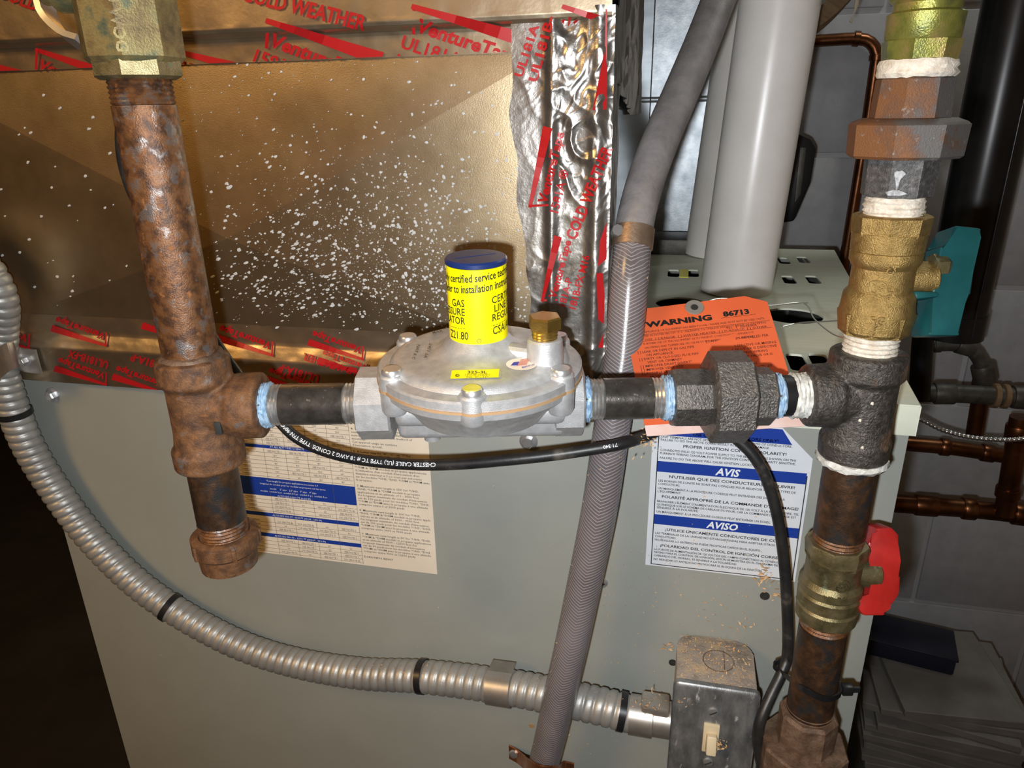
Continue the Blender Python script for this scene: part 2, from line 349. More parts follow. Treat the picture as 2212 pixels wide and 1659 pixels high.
# ================================================================== FURNACE
XL, XR, ZL = -.5, .1405, 1.0258                 # cabinet side panel, lid height
furn = thing('furnace', 'grey enamelled furnace cabinet behind the gas pipes, with printed labels on its side', 'furnace', (-.18, .25, 0))
part(furn, 'side_panel', bx2(nb(), (XL, 0, .03), (XR, .0015, ZL - .002), .0006), M['paint'])
part(furn, 'end_panel', bx2(nb(), (XR - .0015, .0015, .03), (XR, .50, ZL - .002)), M['paint'])
part(furn, 'end_panel', bx2(nb(), (XL, .0015, .03), (XL + .0015, .50, ZL - .002)), M['paint'])
part(furn, 'back_panel', bx2(nb(), (XL, .4985, .03), (XR, .50, ZL - .002)), M['paint'])
part(furn, 'inner_deck', bx2(nb(), (XL + .002, .003, ZL - .12), (XR - .002, .497, ZL - .115)), M['dark'])
lid = nb(); bk = PZ(1802, 540, ZL)
prism(lid, [(XL - .002, -.004, ZL - .0016), (XR + .0015, -.004, ZL - .0016), (bk.x, bk.y, ZL - .0016), (XL - .002, .5, ZL - .0016)], (0, 0, .0016))
cutb = nb()
def slot(px, py, w, d, rot=0):
    c = PZ(px, py, ZL); a = V((math.cos(rot), math.sin(rot), 0)); box(cutb, c, (w, d, .02), (a, V((-a.y, a.x, 0)), V((0, 0, 1))), .0035, 2)
for s in ((1693, 563), (1735, 561), (1704, 604), (1756, 604), (1455, 590), (1497, 590), (1722, 782), (1772, 782), (1690, 525)): slot(*s, .012, .036)
for px, py, rr in ((1712, 682, .024), (1470, 655, .022)): lathe(cutb, [(-.01, rr), (.01, rr)], PZ(px, py, ZL), n=28)
part(furn, 'top_lid', cut(lid, cutb), M['lidpaint'], sharp=30)
lp = nb(); bx2(lp, (XL - .002, -.0044, ZL - .0195), (XR + .0015, -.003, ZL - .0008), .0004)
part(furn, 'lid_lip', lp, M['lidpaint'])
lp = nb(); d = V((bk.x - XR - .0015, bk.y + .004, 0)); prism(lp, [(XR + .0008, -.004, ZL - .0195), (XR + .0022, -.004, ZL - .0195), (XR + .0022, -.004, ZL - .0008), (XR + .0008, -.004, ZL - .0008)], d)
part(furn, 'lid_lip', lp, M['lidpaint'])
lp = nb(); bx2(lp, (-.045, .44, ZL), (.045, .50, ZL + .018), .002); part(furn, 'flue_collar_box', lp, M['iron'])
lp = nb(); bx2(lp, PZ(1468, 592, ZL) + V((0, -.016, -.012)), PZ(1487, 590, ZL) + V((0, .016, .0006))); part(furn, 'yellow_tab', lp, M['yellow'])
# screws, holes
def hexscrew(px, py, r=.0042, m='bolt', y=0.0):
    c = PY(px, py, y); b = nb(); lathe(b, [(0, r * 1.55), (.0008, r * 1.5), (.0012, r * .95)], c, V((0, -1, 0)), 20); lathe(b, [(.001, r), (.0042, r), (.005, r * .8)], c, V((0, -1, 0)), 6, rot=.3)
    return b
for p in ((115, 853), (1142, 953)): part(furn, 'hex_screw', hexscrew(*p), M['bolt'])
b = nb(); c = PY(1301, 1258); lathe(b, [(0, .0042), (.0012, .0038), (.002, .002), (.0021, .0004)], c, V((0, -1, 0)), 20); s = part(furn, 'round_screw', b, M['bolt'])
b = nb(); box(b, c + V((0, -.0021, 0)), (.004, .0006, .001)); box(b, c + V((0, -.0021, 0)), (.001, .0006, .004)); part(furn, 'cross_recess', b, M['dark'], parent=s)
for px, py, rr in ((1652, 1287, .0032), (1453, 1431, .0028)):
    b = nb(); lathe(b, [(0, rr), (.0004, rr), (.0004, rr * .7)], PY(px, py), V((0, -1, 0)), 20); part(furn, 'screw_hole', b, M['dark'])
b = nb(); lathe(b, [(0, .0024), (.0003, .0022)], PY(1148, 1568), V((0, -1, 0)), 14); part(furn, 'rust_spot', b, M['gasket'])
# ---- notice label (three languages)
yl = -.0004
nx0, nx1 = PY(1394, 1219).x, PY(1716, 1262).x; nz0 = PY(1394, 1219).z; nz1 = 1.004
nmap = lambda u, v: V((u, yl - .00025, v))
lb = nb(); prism(lb, [(nx0, 0, nz0), (nx1, 0, nz0), (nx1, 0, PY(1768, 992).z), (PY(1690, 928).x, 0, nz1), (nx0, 0, nz1)], (0, yl, 0))
notice = part(furn, 'notice_label', lb, M['labelwhite'], label='white notice sticker with three blue heading bars')
def zpx(py, px=1420): return PY(px, py).z
bars = [(zpx(1017.5), zpx(994.5)), (zpx(1131), zpx(1110)), (nz1 - .0008, zpx(905))]
bars = [(min(a), max(a)) for a in bars]
bb = nb(); fx0, fx1 = nx0 + .0042, nx1 - .0022
for i, (a, c_) in enumerate(bars):
    if i < 2: rectm(bb, nmap, fx0, a, fx1, c_)
    else:
        xa = PY(1690, 928).x; quadm(bb, nmap, [(fx0, zpx(938)), (PY(1712, 952).x, zpx(938)), (xa, nz1 - .001), (fx0, nz1 - .001)])
part(furn, 'heading_bar', bb, M['blueink'], parent=notice, recalc=False)
k = nb(); t = .0006
for r in ((fx0 - t, nz0 + .0012, fx1 + t, nz0 + .0012 + t), (fx0 - t, nz0 + .0012, fx0, nz1 - .001), (fx1, nz0 + .0012, fx1 + t, zpx(1000))): rectm(k, nmap, *r)
cxn = (fx0 + fx1) / 2
rows = [(931, 'USE COPPER CONDUCTORS ONLY!', 1), (941, 'UNIT TERMINALS ARE NOT DESIGNED TO ACCEPT OTHER TYPES OF CONDUCTORS.', 0), (947.5, 'FAILURE TO DO THE ABOVE COULD RESULT IN EQUIPMENT DAMAGE.', 0),
        (957.5, 'PROPER IGNITION CONTROL POLARITY!', 1), (969.5, 'CONNECTED FIELD 120 VOLT POWER SUPPLY TO THE BLACK WIRE AS SHOWN ON THE', 0), (976.5, 'FURNACE WIRING DIAGRAM, FOR THE IGNITION CONTROL IS POLARITY SENSITIVE.', 0), (986.5, 'FAILURE TO DO THE ABOVE WILL CAUSE IGNITION LOCKOUT.', 0),
        (1025, "N'UTILISER QUE DES CONDUCTEURS EN CUIVRE!", 1), (1036, "LES BORNES DE L'UNITÉ NE SONT PAS CONÇUES POUR RECEVOIR D'AUTRES TYPES DE", 0), (1043, 'CONDUCTEURS.', 0), (1052.5, 'UN MANQUEMENT À LA PROCÉDURE CI-DESSUS PEUT ENTRAÎNER DES DOMMAGES À', 0), (1059, "L'ÉQUIPEMENT.", 0),
        (1069, "POLARITÉ APPROPRIÉ DE LA COMMANDE D'ALLUMAGE!", 1), (1080.5, "BRANCHER L'ÉLÉMENT D'ALIMENTATION ÉLECTRIQUE DE 120 VOLT À LA BORNE NOIRE, TEL", 0), (1087.5, "QU'INDIQUÉ SUR LE SCHÉMA DE CÂBLAGE DU FOUR, CAR LA COMMANDE D'ALLUMAGE EST", 0), (1094, 'SENSIBLE À LA POLARITÉ.', 0), (1103, 'UN MANQUEMENT À LA PROCÉDURE CI-DESSUS PEUT ENTRAÎNER UN ÉCHEC', 0),
        (1139.5, '¡UTILICE ÚNICAMENTE CONDUCTORES DE COBRE!', 1), (1149.5, 'LAS TERMINALES DE LA UNIDAD NO ESTÁN DISEÑADAS PARA ACEPTAR OTROS TIPOS DE', 0), (1156.5, 'CONDUCTORES.', 0), (1164, 'NO REALIZAR LO ANTEDICHO PUEDE PROVOCAR DAÑOS EN EL EQUIPO.', 0),
        (1174.5, '¡POLARIDAD DEL CONTROL DE IGNICIÓN CORRECTA!', 1), (1184.5, 'LA FUENTE DE ALIMENTACIÓN DE 120 VOLTIOS DEL CAMPO CONECTADO AL CONDUCTOR', 0), (1191, 'NEGRO PARA EL CONTROL DE IGNICIÓN, SEGÚN SE MUESTRA EN EL DIAGRAMA DE', 0), (1198, 'CABLEADO DEL HORNO, ES SENSIBLE A LA POLARIDAD.', 0), (1206, 'NO REALIZAR LO ANTEDICHO PROVOCARÁ EL BLOQUEO DE LA IGNICIÓN.', 0)]
for py, s, big in rows:
    z = zpx(py + (4.5 if big else 3.2), 1425); sz = .0028 if big else .00215; mw = fx1 - fx0 - .0025; w_ = min(len(s) * (.00190 if big else .00117), mw)
    if big: pr(k, s, nmap, cxn + .001, z, sz, w_, .018, align='C')
    else: pr(k, s, nmap, fx0 + .0012, z, sz, w_, .012)
part(furn, 'printed_text', k, M['ink'], parent=notice, recalc=False)
for (a, c_), s in zip(bars[:2], ('AVIS', 'AVISO')):
    wt = nb(); pr(wt, s, lambda u, v: V((u, yl - .0004, v)), cxn - .002, a + (c_ - a) * .17, (c_ - a) * .92, None, .03, .22, align='C')
    part(furn, 'heading_text', wt, M['whiteink'], parent=notice, recalc=False)
# ---- vent chart label
c0, c1, cz0, cz1 = -.325, -.1625, PY(945, 1240).z, .998
cl = nb(); bx2(cl, (c0, yl, cz0), (c1, 0, cz1)); chart = part(furn, 'chart_label', cl, M['labelcream'], label='cream vent length chart sticker with blue bands')
cm = lambda u, v: V((u, yl - .0002, v)); cm2 = lambda u, v: V((u, yl - .0004, v))
xs = PY(785, 1215).x                            # column between the table and the notes
blue = nb(); ink = nb(); wh = nb(); fi = nb()
def cz(py, px=780): return PY(px, py).z
bb_ = [(cz(1182), cz(1174)), (cz(1137), cz(1129)), (cz(1092), cz(1052)), (cz(986), cz(979))]
for a, c_ in bb_: rectm(blue, cm, c0 + .001, a, xs, c_)
part(furn, 'blue_band', blue, M['blueink'], parent=chart, recalc=False)
cols = [c0 + .001 + (xs - c0 - .001) * f for f in (.30, .475, .65, .825)]
z = cz0 + .002; rown = 0; lo = .00022
inb = lambda q: any(a - .0004 < q < c_ + .0004 for a, c_ in bb_)
rnd = random.Random(4)
while z < cz1 - .004:
    if not inb(z) and not inb(z + .0024):
        rectm(fi, cm2, c0 + .001, z, xs, z + lo)
        for j, x0 in enumerate(cols):
            nx = cols[j + 1] if j < 3 else xs; s = rnd.choice(('SEE NOTE 1', '100 (NOTE 7)', '60', '90', 'SEE NOTE 1', '200 (NOTE 8)') if z < cz(1060) else ("SEE NOTE 1", "80'", "130'", "60'", "130'"))
            pr(fi, s, cm2, (x0 + nx) / 2, z + .0007, .0023, None, .0, align='C', res=1)
        pr(fi, rnd.choice(('*DH3080', '*DHM100', '*UH3060', '*UHM120')), cm2, c0 + .014, z + .0007, .0023, None, 0, align='C', res=1)
    z += .0034
for x0 in cols + [xs]: rectm(fi, cm2, x0, cz0 + .001, x0 + lo, cz1)
part(furn, 'table_print', fi, M['faintink'], parent=chart, recalc=False)
for s, dz in (('Vent length for propane applications see notes 6-9', .0), ('longueur de conduit pour les modeles au propane voir les notes', -.0028), ('model     2" pipe   2.5" pipe   3" pipe   4" pipe', -.0066), ('modele  conduit 2 po  conduit 2.5 po  conduit 3 po  conduit 4 po', -.0092), ('ALTITUDE 0-2000 FT (0-610 M)', -.0124)):
    wh = nb(); pr(wh, s, cm2, (c0 + xs) / 2, bb_[2][1] - .003 + dz, .0021, None, 0, align='C', res=1); part(furn, 'band_text', wh, M['whiteink'], parent=chart, recalc=False)
for (a, c_), s in ((bb_[0], 'ALTITUDE 9500 FT - 12500 FT (2896 M - 3810 M)'), (bb_[1], 'ALTITUDE 3000 FT - 9500 FT (914 M - 2896 M)'), (bb_[3], 'AT ALL ALTITUDES 0-12500 FT')):
    wh = nb(); pr(wh, s, cm2, (c0 + xs) / 2, a + .0009, .0021, None, 0, align='C', res=1); part(furn, 'band_text', wh, M['whiteink'], parent=chart, recalc=False)
notes = ['3. Maximum deux coudes', 'au tuyau de la chaudière,', "et d'au moins horizontale", 'de 2 pieds ou verticale', 'coude ou après le', '', '4. This appliance requires a special', 'venting system. Refer to installation', 'instructions for parts list and method of', 'assembly.', 'Cet appareil exige un système', "d'évacuation spécial.", '', '5. A Letter may be "A", "C", or "T"/La', 'lettre peut être "A", "C" ou "T"', '',
         '6. Use of vent pipe smaller than 3" in', 'diameter is not permitted for *UH3, *DH3,', '*UHM & *DHM models in propane applications.', "/L'utilisation d'un conduit d'évacuation d'un", "diamètre intérieur à 3 po n'est pas autorisée", 'sur les modèles *UH3, *DH3, *UHM et *DHM avec', 'le propane.', '', "7. Maximum vent length is 150' for *UH3,", '*DH3, *UHM & *DHM models in propane', 'applications at an altitude of 0 - 3000 feet.', "/La longueur maximale du conduit d'évacuation", 'est de 150 pieds pour les modèles *UH3, *DH3,', '*UHM et *DHM avec le propane à une altitude', 'comprise entre 0 et 3000 pieds', '',
         "8. Maximum vent length is 100' for *UH3,", '*DH3, *UHM & *DHM models in propane appli-', 'cations at an altitude of 3000 - 9500 feet.', "/La longueur maximale du conduit d'évacuation", 'est de 100 pieds pour les modèles *UH3, *DH3,', '*UHM et *DHM avec le propane à une altitude', 'comprise entre 3000 et 9500 pieds', '', "9. Maximum vent length is 30' for *UH3, *DH3,", '*UHM & *DHM models in propane applications', 'at an altitude of 9500 - 12500 feet /La', "longueur maximale du conduit d'évacuation", 'est de 30 pieds pour les modèles *UH3, *DH3,', '*UHM et *DHM avec le propane à une altitude', 'comprise entre 9500 et 12500 pieds', '', 'D343198P01 REV07']
za = cz1 - .004; zb_ = cz0 + .0075
for i, s in enumerate(notes):
    if s:
        g = glyphs(s, .004, 1); ww = min((g[3] - g[2]) * .00285, c1 - xs - .003)
        pr(ink, s, cm2, xs + .0018, za + (zb_ - za) * i / (len(notes) - 1), .0024, ww, .004, res=1)
part(furn, 'notes_text', ink, M['faintink'], parent=chart, recalc=False)
# ================================================================== PLENUM DUCT with foil tape
DL, DR, DZ0, DZ1 = -.56, -.043, ZL, 1.2365
DC = V((PY(505, 512).x, 0, PY(505, 512).z)); PH = .007
def pyr(x, z):                                   # cross-broken sheet: shallow pyramid standing proud of the frame
    fx = (x - DL) / (DC.x - DL) if x < DC.x else (DR - x) / (DR - DC.x); fz = (z - DZ0) / (DC.z - DZ0) if z < DC.z else (DZ1 - z) / (DZ1 - DC.z)
    return -PH * max(0, min(fx, fz, 1))
duct = thing('plenum_duct', 'brown reflecting sheet metal plenum above the furnace, splashed white and sealed with red-printed foil tape', 'duct', (-.3, .22, ZL))
b = nb(); vs = [b.verts.new(p) for p in ((DL, 0, DZ0), (DR, 0, DZ0), (DR, 0, DZ1), (DL, 0, DZ1))]; c = b.verts.new((DC.x, -PH, DC.z))
for i in range(4): b.faces.new((vs[i], vs[(i + 1) % 4], c))
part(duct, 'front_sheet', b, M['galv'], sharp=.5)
part(duct, 'side_sheet', bx2(nb(), (DR - .002, .0005, DZ0), (DR, .46, 1.75)), M['sideshine'])
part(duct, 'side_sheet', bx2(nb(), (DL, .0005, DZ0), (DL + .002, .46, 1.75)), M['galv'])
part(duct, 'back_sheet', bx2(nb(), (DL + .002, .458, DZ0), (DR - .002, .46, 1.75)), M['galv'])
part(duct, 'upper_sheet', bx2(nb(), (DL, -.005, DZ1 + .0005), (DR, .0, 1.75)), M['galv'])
# white splatter
rnd = random.Random(11); b = nb()
def blob(px, py, r, el=1.0, ang=0.0):
    p = PY(px, py, -.003)
    if not (DL < p.x < DR - .004 and DZ0 + .01 < p.z < DZ1): return
    n = 7 if r < .0012 else 10; vs = []; ca, sa = math.cos(ang), math.sin(ang)
    for i in range(n):
        a = 2 * math.pi * i / n; q = r * rnd.uniform(.6, 1.15); u, v = q * math.cos(a) * el, q * math.sin(a); x, z = p.x + u * ca - v * sa, p.z + u * sa + v * ca
        vs.append(b.verts.new((x, pyr(x, z) - .00015, z)))
    c = b.verts.new((p.x, pyr(p.x, p.z) - .00055, p.z))
    for i in range(n): b.faces.new((vs[i], vs[(i + 1) % n], c))
for i in range(2100):
    px = rnd.gauss(850, 165); py = rnd.gauss(520, 105)
    if py > 700 or py < 140: continue
    r = .00020 + .00100 * rnd.random() ** 4; el = 1 + rnd.random() * (1.2 if px < 720 else .4)
    blob(px, py, r, el, .35 if px < 720 else rnd.uniform(0, 3))
for i in range(500): blob(rnd.uniform(380, 1270), rnd.uniform(130, 700), .00025 + .0007 * rnd.random() ** 3, 1 + rnd.random(), .35)
for i in range(700): blob(rnd.gauss(1010, 120), rnd.gauss(620, 70), .00025 + .0008 * rnd.random() ** 3, 1.2, rnd.uniform(0, 3))
for i in range(45): blob(rnd.uniform(0, 400), rnd.uniform(200, 660), .0004 + .0007 * rnd.random(), 1.8, .3)
for i in range(260): blob(rnd.gauss(640, 110), rnd.gauss(600, 50), .0003 + .0007 * rnd.random() ** 2, 2.2, .35)
part(duct, 'paint_splatter', b, M['splat'], kind='stuff')
# tape bands: (profile in z -> y) swept along x, wrinkled
def wr(x, z, amp, sc=1.0, s=0.0): return amp * (noise.noise(V((x * 60 * sc + s, z * 90 * sc, s))) + .5 * noise.noise(V((x * 170 * sc, z * 200 * sc + s, 3 + s))))
def band(prof, x0, x1, amp, nx=150, s=0.0, sub=5):
    b = nb(); pz = []
    for (z0, y0), (z1, y1) in zip(prof, prof[1:]):
        for k in range(sub): t = k / sub; pz.append((z0 + (z1 - z0) * t, y0 + (y1 - y0) * t))
    pz.append(prof[-1]); rows = []
    for z, y in pz: rows.append([b.verts.new((x0 + (x1 - x0) * i / nx, y + wr(x0 + (x1 - x0) * i / nx, z, amp, 1, s), z + wr(x0 + (x1 - x0) * i / nx, z + 9, amp * .3, .4, s))) for i in range(nx + 1)])
    for a, c in zip(rows, rows[1:]):
        for i in range(nx): b.faces.new((a[i], a[i + 1], c[i + 1], c[i]))
    return b
zt0 = PY(550, 135).z
tprof = [(zt0, -.0022), (zt0 + .011, -.0026), (DZ1 - .0035, -.0034), (DZ1 - .0012, -.0078), (DZ1 + .001, -.0086), (DZ1 + .004, -.0086), (1.30, -.0086)]
def tY(z, prof):
    for (z0, y0), (z1, y1) in zip(prof, prof[1:]):
        if z0 <= z <= z1: return y0 + (y1 - y0) * (z - z0) / max(1e-6, z1 - z0)
    return prof[0][1] if z < prof[0][0] else prof[-1][1]
ttop = part(duct, 'foil_tape', band(tprof, DL, DR + .001, .00045, 170, 0), M['tapeflat'], sharp=180, recalc=False, label='foil tape over the upper seam')
zb0, zb1 = PY(200, 825).z, PY(200, 682).z
bprof = [(zb0, -.0056), (ZL - .004, -.0060), (ZL + .003, -.0066), (ZL + .009, -.0046), (ZL + .014, -.0026), (zb1, -.0024)]
tbot = part(duct, 'foil_tape', band(bprof, XL - .004, DR + .001, .0004, 170, 4.2), M['tapeflat'], sharp=180, recalc=False, label='foil tape over the lower seam')
def pm(prof, off=.0011): 
    def f(u, v):
        q = PY(u, -v, -.004); z = q.z; y = tY(z, prof) - off; q = PY(u, -v, y); return V((q.x, y, q.z))
    return f
def logo(b, mp, u, v, ang, s, sub=('1581A - P',), flip=1, word='VentureTape', wedge=True):
    """wedge mark over slanted lettering; u, v in photo pixels of the tape plane, s = lettering height"""
    ca, sa = math.cos(ang), math.sin(ang)
    def q(a, c): return (u + (a * ca - c * sa) * s, v + (a * sa + c * ca) * s)
    if wedge:
        n = 8
        for i in range(n): quadm(b, mp, [q(-.2 + 6.6 * i / n, 1.18 - .1 * i / n), q(-.2 + 6.6 * (i + 1) / n, 1.18 - .1 * (i + 1) / n), q(-.2 + 6.6 * (i + 1) / n, 1.45 + .42 * (i + 1) / n), q(-.2 + 6.6 * i / n, 1.45 + .42 * i / n)])
        quadm(b, mp, [q(-.2, 1.45), q(.0, 1.45), (q(.45, -.1)), q(.28, -.1)])
    g = glyphs(word, .03); pr(b, word, mp, *q(.35, .08), s * 1.05, s * 5.9 * len(word) / 11, .035, .1, ang)
    for i, t in enumerate(sub): pr(b, t, mp, *q(-.1, -1.0 - 1.05 * i), s * 1.0, None, .02, 0, ang)
A = math.radians
def clipped(tape, planes, items):
    for it in items:
        r = nb(); it(r)
        for pc, pn in planes: bmesh.ops.bisect_plane(r, geom=r.verts[:] + r.edges[:] + r.faces[:], plane_co=pc, plane_no=pn, clear_outer=True)
        if len(r.faces): part(duct, 'tape_print', r, M['redink'], parent=tape, recalc=False)
mpt = pm(tprof); its = []
for (u, v, t, sb, ang) in ((563, -96, 40, ('1581A - P',), -20), (880, -66, 40, ('UL181A-P', 'UL181B-FX'), -18), (68, -146, 30, ('1581A',), -20), (372, -152, 32, ('UL181A-P',), -16), (-110, -160, 32, ('1581A',), -18)): its.append(lambda r, u=u, v=v, t=t, sb=sb, ang=ang: logo(r, mpt, u, v, A(ang), t, sb))
its += [lambda r: pr(r, 'COLD WEATHER', mpt, 520, 0, 46, 275, .03, 0, A(-14)), lambda r: pr(r, 'COLD', mpt, -10, 8, 40, 95, .03, 0, A(-20)), lambda r: logo(r, mpt, 1205, -58, A(-20), 34, (), wedge=True, word='Ve')]
clipped(ttop, (((0, 0, zt0 + .0003), (0, 0, -1)), ((DR - .001, 0, 0), (1, 0, 0))), its)
mpb = pm(bprof); its = []
for (u, v, t, sb) in ((235, -722, 19, ()), (430, -716, 19, ()), (595, -742, 20, ()), (790, -752, 19, ()), (70, -726, 22, ()), (235, -808, 18, ()), (360, -826, 18, ()), (690, -830, 18, ()), (800, -790, 17, ())): its.append(lambda r, u=u, v=v, t=t: logo(r, mpb, u, v, A(180 - 19), t, ()))
for (u, v, s) in ((800, -806, 'COLD WEATHER'), (370, -790, 'UL181A-P'), (235, -782, 'UL181B-FX'), (690, -812, 'UL181A-P')): its.append(lambda r, u=u, v=v, s=s: pr(r, s, mpb, u, v, 22, 150 if 'C' in s else 90, .03, 0, A(180 - 17)))
clipped(tbot, (((0, 0, zb1 - .0003), (0, 0, 1)), ((0, 0, zb0 + .0003), (0, 0, -1)), ((XL - .003, 0, 0), (-1, 0, 0))), its)
# crumpled vertical tape on the corner
vx0 = PY(1112, 300).x
def vedge(z): return vx0 + .012 * max(0, (1.17 - z) / .12) + .004 * noise.noise(V((0, 0, z * 40)))
def vY(x, z):
    f = noise.noise(V((x * 70, 1.5, z * 26))); g = noise.noise(V((x * 200, 7, z * 110))); h = abs(noise.noise(V((x * 90, 4, z * 60))))
    g2 = 1 - 2 * abs(noise.noise(V((x * 55 + z * 30, 2, z * 42 - x * 22)))); g3 = 1 - 2 * abs(noise.noise(V((x * 150 - z * 60, 12, z * 110))))
    t = (x - vx0) / (DR - vx0); rid = math.exp(-((t - .42) / .06) ** 2) * .0024 + math.exp(-((t - .9) / .08) ** 2) * .003
    e = min(1, max(0, t * 4)); up_ = max(0, min(1, (z - 1.125) / .02)); crumple = .16 + up_ * max(.0, min(1, (t - .40) / .1)) * .8 + .35 * math.exp(-((z - 1.205) / .012) ** 2) + .4 * math.exp(-((z - 1.10) / .006) ** 2) + .5 * math.exp(-((z - 1.045) / .012) ** 2)
    return -.0048 - rid - e * (f * .0022 + max(0, g2 - .35) * .0026 + max(0, g3 - .55) * .0008) * crumple
b = nb(); nx, nz = 110, 330; zz0, zz1 = 1.028, DZ1 + .004; rows = []
for j in range(nz + 1):
    z = zz0 + (zz1 - zz0) * j / nz; a = vedge(z); rows.append([])
    for i in range(nx + 1):
        x = a + (DR + .003 - a) * i / nx; rows[-1].append(b.verts.new((x, vY(x, z), z)))
    for kx in range(1, 13): rows[-1].append(b.verts.new((DR + .003 + .0012 * noise.noise(V((kx * .8, z * 60, 2))), vY(DR + .003, z) + kx * .0028, z)))
for a, c in zip(rows, rows[1:]):
    for i in range(len(a) - 1): b.faces.new((a[i], a[i + 1], c[i + 1], c[i]))
tv = part(duct, 'crumpled_tape', b, M['foil'], sharp=180, recalc=False, label='crumpled silver foil tape on the corner')
def vm(u, v):
    q = PY(u, -v, -.006)
    for _ in range(3): y = min(-.0058, vY(max(q.x, vx0), q.z) - .0009); q = PY(u, -v, y)
    return q
def fine(b, n=1):
    e = [x for x in b.edges if x.calc_length() > .003]
    return b
def vq(*pts): return lambda r: quadm(r, vm, list(pts))
its = [lambda r: pr(r, 'UL181A', vm, 1128, -168, 26, 118, .035, 0, A(72)), lambda r: pr(r, 'UL181B-F', vm, 1160, -178, 28, 165, .035, 0, A(75)),
       lambda r: logo(r, vm, 1180, -452, A(76), 27, ('1581A ®',)), lambda r: pr(r, 'COLD WEATHER', vm, 1243, -520, 34, 215, .035, 0, A(68)), lambda r: logo(r, vm, 1200, -655, A(75), 22, ('181A-P', '181B-FX M16')),
       vq((1280, -238), (1310, -236), (1312, -150), (1306, -110)), vq((1306, -160), (1311, -120), (1312, -20), (1308, -20)), vq((1296, -520), (1310, -480), (1310, -560), (1292, -575)), vq((1288, -590), (1302, -590), (1306, -640), (1304, -700), (1292, -690)), vq((1292, -750), (1304, -720), (1302, -752))]
clipped(tv, (), its)
# crinkled wrap on the shiny side of the plenum
b = nb(); rows = []
for j in range(50):
    z = 1.185 + .25 * j / 49; rows.append([])
    for i in range(50):
        y = .004 + .22 * i / 49; low = 1.205 - .10 * y / .22 * .35
        rows[-1].append(b.verts.new((DR + .003 + .004 * (noise.noise(V((y * 90, z * 14, 3))) + .6 * noise.noise(V((y * 220, z * 50, 8)))), y, max(z, low))))
for a, c in zip(rows, rows[1:]):
    for i in range(49): b.faces.new((a[i], a[i + 1], c[i + 1], c[i]))
bmesh.ops.remove_doubles(b, verts=b.verts, dist=1e-6)
part(duct, 'crinkled_wrap', b, M['foil'], sharp=180, recalc=False)
# ================================================================== DUCT BEHIND AND VENT PIPES
ret = thing('return_duct', 'bluish spangled galvanized duct standing behind the white vent pipes', 'duct', (-.02, .62, 0))
q0 = PY(1380, 60, .56)
part(ret, 'sheet', bx2(nb(), (-.30, .56, ZL - .25), (.062, .60, 1.75)), M['galvblue'])
zr = PY(1480, 214, .56).z
b = nb(); lathe(b, [(0, .0035), (.36, .0035)], V((-.30, .559, zr)), V((1, 0, 0)), 12); part(ret, 'seam_bead', b, M['galvblue'])
b = nb(); bx2(b, (-.30, .5575, zr + .022), (.062, .56, zr + .026)); part(ret, 'seam_fold', b, M['galvblue'])
def vent(name, label, base, top, r, sleeve):
    t = thing(name, label, 'pipe', base); a = (top - base).normalized(); L = (top - base).length
    part(t, 'pipe', lathe(nb(), [(0, r), (L, r)], base, a, 48), M['pvc'])
    if sleeve: part(t, 'coupling', lathe(nb(), [(sleeve, r), (sleeve, r * 1.09), (L, r * 1.09)], base, a, 48), M['pvc'])
    return t
pb = V((.0545, .268, ZL)); pt = V((.0545 + .033, .268, ZL + .60)); vent('vent_pipe', 'thick white plastic vent pipe rising from the furnace lid in front', pb, pt, .0325, .247)
pb = V((.040, .449, ZL)); pt = V((.040 + .045, .449, ZL + .6)); vent('vent_pipe', 'white plastic vent pipe half hidden behind the thicker front one', pb, pt, .0335, None)
# ================================================================== GAS LINE
UP = V((0, 0, 1))
LX, LY = P(432, 870, .366).xy; RX, RY = P(1861, 862, .366).xy
HZ = 1.0515; HA = V((LX, LY, HZ)); HB = V((RX, RY, HZ)); HD = (HB - HA).normalized(); HN = V((HD.y, -HD.x, 0))   # HN points to the viewer
def hs(px):                                      # distance along the level pipe seen at column px
    d0 = HA - CAM; t = (px - CX) / F
    return (t * d0.dot(fwd) - d0.dot(right)) / (HD.dot(right) - t * HD.dot(fwd))
def lz(py, dy=0.0): return zV(LX, LY + dy, py)
def rz(py, dy=0.0): return zV(RX, RY + dy, py)
R34, R12 = .01335, .01065
# ---- upper left valve
zv0, zv1, zv2 = lz(172), lz(137), lz(-60)
t = thing('gas_valve', 'green-stained brass valve at the top of the rusty left riser', 'valve', (LX, LY, zv0))
body = part(t, 'body', lathe(nb(), [(zv1, .0185), (zv1 + .002, .0205), (zv2 + .03, .0205)], V((LX, LY, 0)), UP, 8, ref=HN, rot=.22), M['greenbrass'], sharp=25)
part(t, 'hex_end', lathe(nb(), [(zv0, .0162), (zv0 + .0012, .0185), (zv1 + .001, .0185)], V((LX, LY, 0)), UP, 8, ref=HN, rot=.1), M['oldbrass'], sharp=25)
c = V((LX, LY, lz(30)))
part(t, 'stem_housing', lathe(nb(), [(.008, .013), (.030, .013), (.031, .010), (.036, .010)], c + UP * .014 + V((0, .004, 0)), -HD, 20), M['greenbrass'])
lv = nb(); pts = [P(92, -60, .34), P(97, 12, .34), P(112, 48, .34), P(150, 84, .338), P(186, 97, .336)]
sp = spline(pts, .003); fr = frames(sp, HN); rows = []
for p, (x, y, z) in zip(sp, fr):
    wd = .0065; th = .0014; rows.append([lv.verts.new(p + x * (i * wd) + y * (j * th)) for i, j in ((-1, -1), (1, -1), (1, 1), (-1, 1))])
for a, b_ in zip(rows, rows[1:]):
    for i in range(4): lv.faces.new((a[i], a[(i + 1) % 4], b_[(i + 1) % 4], b_[i]))
